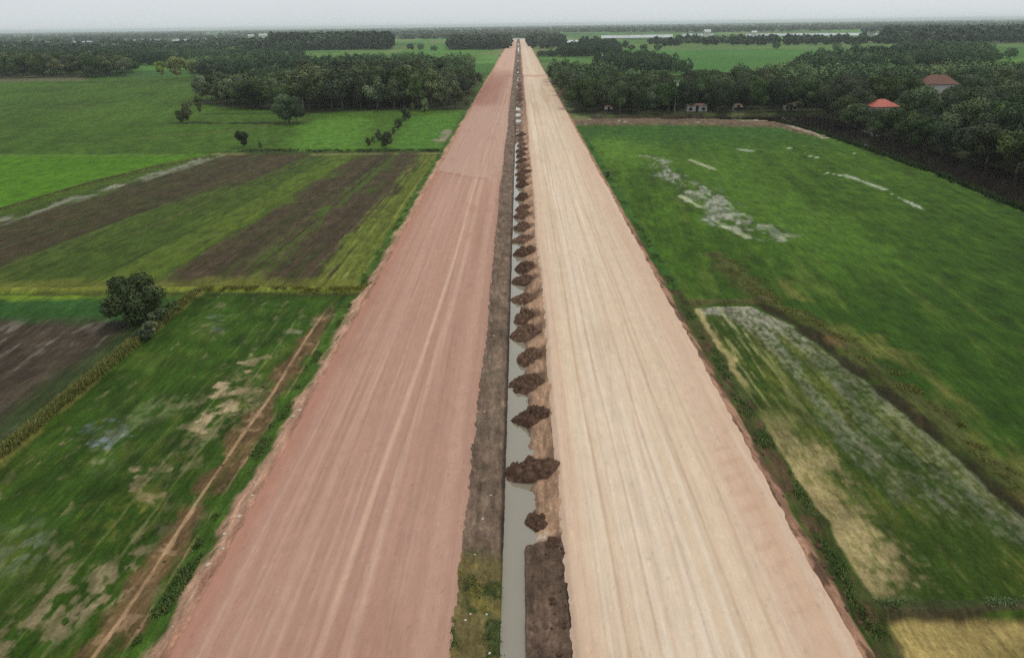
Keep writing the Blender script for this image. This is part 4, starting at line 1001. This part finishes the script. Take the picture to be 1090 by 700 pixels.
tufts('bank_grass', along_line([(88.6, 40), (88.6, 131.7), (91, 165), (90.6, 228.6), (86, 254)], .5, 5200, 310, -.3), MAT['leaf_d'], .7, 9, 'dark grass hanging over the near bank of the river', 10, .3, .08)
tufts('bund_grass', along_line([(20, 34.2), (45, 34.2)], .3, 900, 306, 0), MAT['grass'], .12, 9, 'grass on the bund above the straw field', 6, .12, .025)
g = np.random.default_rng(31); xx = g.uniform(-4.0, -1.3, 2200); yy = g.uniform(20, 38.8, 2200); ok = fb(xx/1.4, yy/1.6, 152, 3) > .15
tufts('median_grass', np.stack([xx[ok], yy[ok], paint(xx[ok], yy[ok])[1] - .02], 1), MAT['grass'], .08, 6, 'sparse green grass on the near part of the median', 7, .10, .02)
# stones and clods
def rock_mesh(seed, mat, name='stone'):
    import bmesh
    bm = bmesh.new(); bmesh.ops.create_icosphere(bm, subdivisions=2, radius=.5); g = random.Random(seed)
    k = [(g.uniform(-1, 1), g.uniform(-1, 1), g.uniform(-1, 1)) for _ in range(7)]
    for v in bm.verts:
        f = 1 + .18*sum(max(0, v.co.normalized().dot(Vector(q)) - .3) for q in k)*g.uniform(.9, 1.1); v.co *= f
        v.co.z *= .65
    me = bpy.data.meshes.new(name); bm.to_mesh(me); bm.free(); me.materials.append(mat); return me
R0 = [rock_mesh(i, MAT['stone']) for i in range(4)]; R1 = [rock_mesh(i + 9, MAT['mound'], 'clod') for i in range(4)]
def rocks(n, x0, x1, y0, y1, s0, s1, lib, name, lab, grp, seed):
    g = np.random.default_rng(seed); x = g.uniform(x0, x1, n); y = np.sort(y0*(y1/y0)**g.random(n)); z = paint(x, y)[1]
    for i in range(n):
        o = link(name, lib[i % 4]); s = s0*(s1/s0)**g.random(); o.location = (x[i], y[i], z[i] + s*.12); o.scale = (s, s*g.uniform(.7, 1.3), s)
        o.rotation_euler = (0, 0, g.uniform(0, 6)); tag(o, lab + ', %s from the bottom of the photo' % WORDS[i], name, grp)
rocks(16, -3.9, -1.7, 24, 75, .06, .17, R0, 'stone', 'pale stone left of the ditch', 'stones on the median', 1)
rocks(14, -19.6, -18.6, 26, 80, .10, .3, R0, 'stone', 'pale stone on the red road bank', 'stones on the red road bank', 2)
rocks(20, 17.9, 19.3, 26, 80, .15, .5, R1, 'clod', 'dark clod right of the beige road', 'clods on the right verge', 3)
rocks(18, .9, 2.5, 26, 39, .12, .35, R1, 'clod', 'dark clod on the soil strip', 'clods on the soil strip', 4)
rocks(10, -24.5, -21, 26, 70, .12, .3, R1, 'clod', 'brown clod on the dirt track', 'clods on the dirt track', 5)

# ------------------------------------------------------------------ buildings and poles
def house(px, py, zr, w, d, wall_h, roof_h, roofmat, label, rz=0.1, over=.7, wallmat='whitewall'):
    x, y = G(px, py, zr); t = empty('house', (x, y + d/2, 0), rz)
    wl = MB(); wl.box(-w/2+over, w/2-over, -d/2+over, d/2-over, -.2, wall_h - .05); wall = wl.build('wall', MAT[wallmat], t)
    r = MB(); a, b = w/2, d/2; k = max(.5, a - b*.9)
    r.add([(-a, -b, wall_h), (a, -b, wall_h), (a, b, wall_h), (-a, b, wall_h), (-k, 0, wall_h + roof_h), (k, 0, wall_h + roof_h)],
          [(0, 1, 5, 4), (1, 2, 5), (2, 3, 4, 5), (3, 0, 4), (3, 2, 1, 0)]); r.build('roof', roofmat, t)
    dd = MB(); dd.box(-.5, .5, -d/2+over-.06, -d/2+over-.003, 0, 2.1); dd.build('door', MAT['dark'], t)
    for sx in (-.3, .3):
        f = MB(); f.box(w*sx-.6, w*sx+.6, -d/2+over-.05, -d/2+over-.003, wall_h-1.9, wall_h-.8); f.build('window', MAT['dark'], t)
    return tag(t, label, 'house')
house(944, 114, 4.4, 9.4, 8.5, 4.4, 2.2, MAT['redroof'], 'house with a bright red hipped roof among the trees beyond the river', .12)
house(1004, 90, 6.0, 15, 10.5, 6.0, 3.6, MAT['brownroof'], 'large house with a weathered brown roof behind the red roofed one', -.1)
house(742, 118.8, 0, 8.0, 4, 2.2, .6, MAT['brownroof'], 'widest white hut added for a pale glint between trunks behind the earth bank', 0, .25)  # the white huts here are added, standing in for pale glints under the trees
house(648, 119.8, 0, 3.2, 3, 2.0, .5, MAT['brownroof'], 'small white hut added for a pale glint between trunks, nearest the beige road', 0, .2)
house(786, 118, 0, 3.6, 3, 2.0, .5, MAT['brownroof'], 'small white hut added for a pale glint between trunks, right of the widest one', 0, .2)
house(842, 117.5, 0, 4.4, 3.5, 2.2, .5, MAT['brownroof'], 'white hut added for a pale glint on the river bend, right end of the tree row', 0, .2)
def shed(px, py, w, d, h, mat, label):
    x, y = G(px, py); t = empty('farm_shed', (x, y, 0), 0)
    MB().box(-w/2, w/2, 0, d, -.2, h).build('wall', MAT['whitewall'], t)
    MB().add([(-w/2-1, -1, h+.01), (w/2+1, -1, h+.01), (w/2+1, d+1, h+.01), (-w/2-1, d+1, h+.01), (-w/2-1, d/2, h+h*.4), (w/2+1, d/2, h+h*.4)],
             [(0, 1, 5, 4), (3, 4, 5, 2), (0, 4, 3), (1, 2, 5), (3, 2, 1, 0)]).build('roof', MAT[mat], t)
    return tag(t, label, 'shed')
for px, py, w, d, h, m_, l_ in [(92, 48, 30, 14, 6, 'greyroof', 'long pale shed at the far left of the horizon, leftmost of the distant sheds'),
        (218, 47.5, 14, 14, 9, 'whitewall', 'white box building above the far left wood'), (247, 48.5, 12, 10, 6, 'greyroof', 'small pale shed just right of the white box building'),
        (196, 47, 40, 16, 7, 'greyroof', 'long grey roofed shed beside the distant left pond'),
        (267, 41.2, 18, 14, 9, 'whitewall', 'left one of two white buildings near the horizon'), (280, 41, 26, 14, 10, 'whitewall', 'right one of two white buildings near the horizon'),
        (753, 40.5, 12, 12, 12, 'whitewall', 'small white tower block between the right ponds'), (1068, 46, 20, 14, 8, 'greyroof', 'pale shed near the horizon at the far right'),
        (51, 51, 8, 8, 8, 'whitewall', 'tiny white building in the far left wood'), (383, 68, 34, 8, 3, 'greyroof', 'long low pale roof behind the middle of the grove'),
        (803, 39.5, 9, 9, 9, 'whitewall', 'small white building at the left end of the widest pond')]:
    shed(px, py, w, d, h, m_, l_)
def pole(px, py, h, label):
    x, y = G(px, py); t = empty('utility_pole', (x, y, 0), 0)
    MB().tube([(0, 0, -.3), (0, 0, h)], [.17, .11], 8).build('post', MAT['palebark'], t)
    MB().box(-1.1, 1.1, -.08, .08, h-.7, h-.5).build('crossarm', MAT['concrete'], t)
    for sx in (-.9, 0, .9): MB().tube([(sx, 0, h-.499), (sx, 0, h-.15)], [.1, .07], 6).build('insulator', MAT['whitewall'], t)
    MB().tube([(.42, -.35, h-2.3), (.42, -.35, h-1.2)], [.3, .3], 8).build('transformer', MAT['whitewall'], t)
    return tag(t, label, 'utility pole', 'utility poles')
pole(718, 121, 12.0, 'pale utility pole rising through the middle of the right tree row')
pole(640, 76, 12.5, 'farther utility pole above the trees right of the beige road')
# concrete headwall where the canal passes under the works
x, y = G(590, 88, 0); hw = empty('culvert_headwall', (x, y, 0), 0)
MB().box(-1.5, 4.2, 0, 1.4, -.4, 2.9).build('wall', MAT['concrete'], hw); MB().box(-1.7, 4.4, -.2, 1.6, 2.903, 3.2).build('coping', MAT['whitewall'], hw)
tag(hw, 'pale concrete headwall beside the beige road at the far crossing', 'headwall')
x, y = G(511, 86, 0); hw = empty('culvert_headwall', (x - 2, y, 0), 0)
MB().box(-2.0, 1.5, 0, 1.0, -.4, 1.5).build('wall', MAT['concrete'], hw); MB().box(-2.1, 1.6, -.1, 1.1, 1.503, 1.7).build('coping', MAT['concrete'], hw)
tag(hw, 'low grey headwall at the grove end beside the red road', 'headwall')
hp = link('spoil_heap', heap_mesh('spoil_heap', 77, 3.2, 9, 2.2, 0)); x, y = G(601, 104, 0); hp.location = (21.5, y + 14, 0)
tag(hp, 'long reddish spoil heap between the beige road and the olive tree', 'spoil heap')
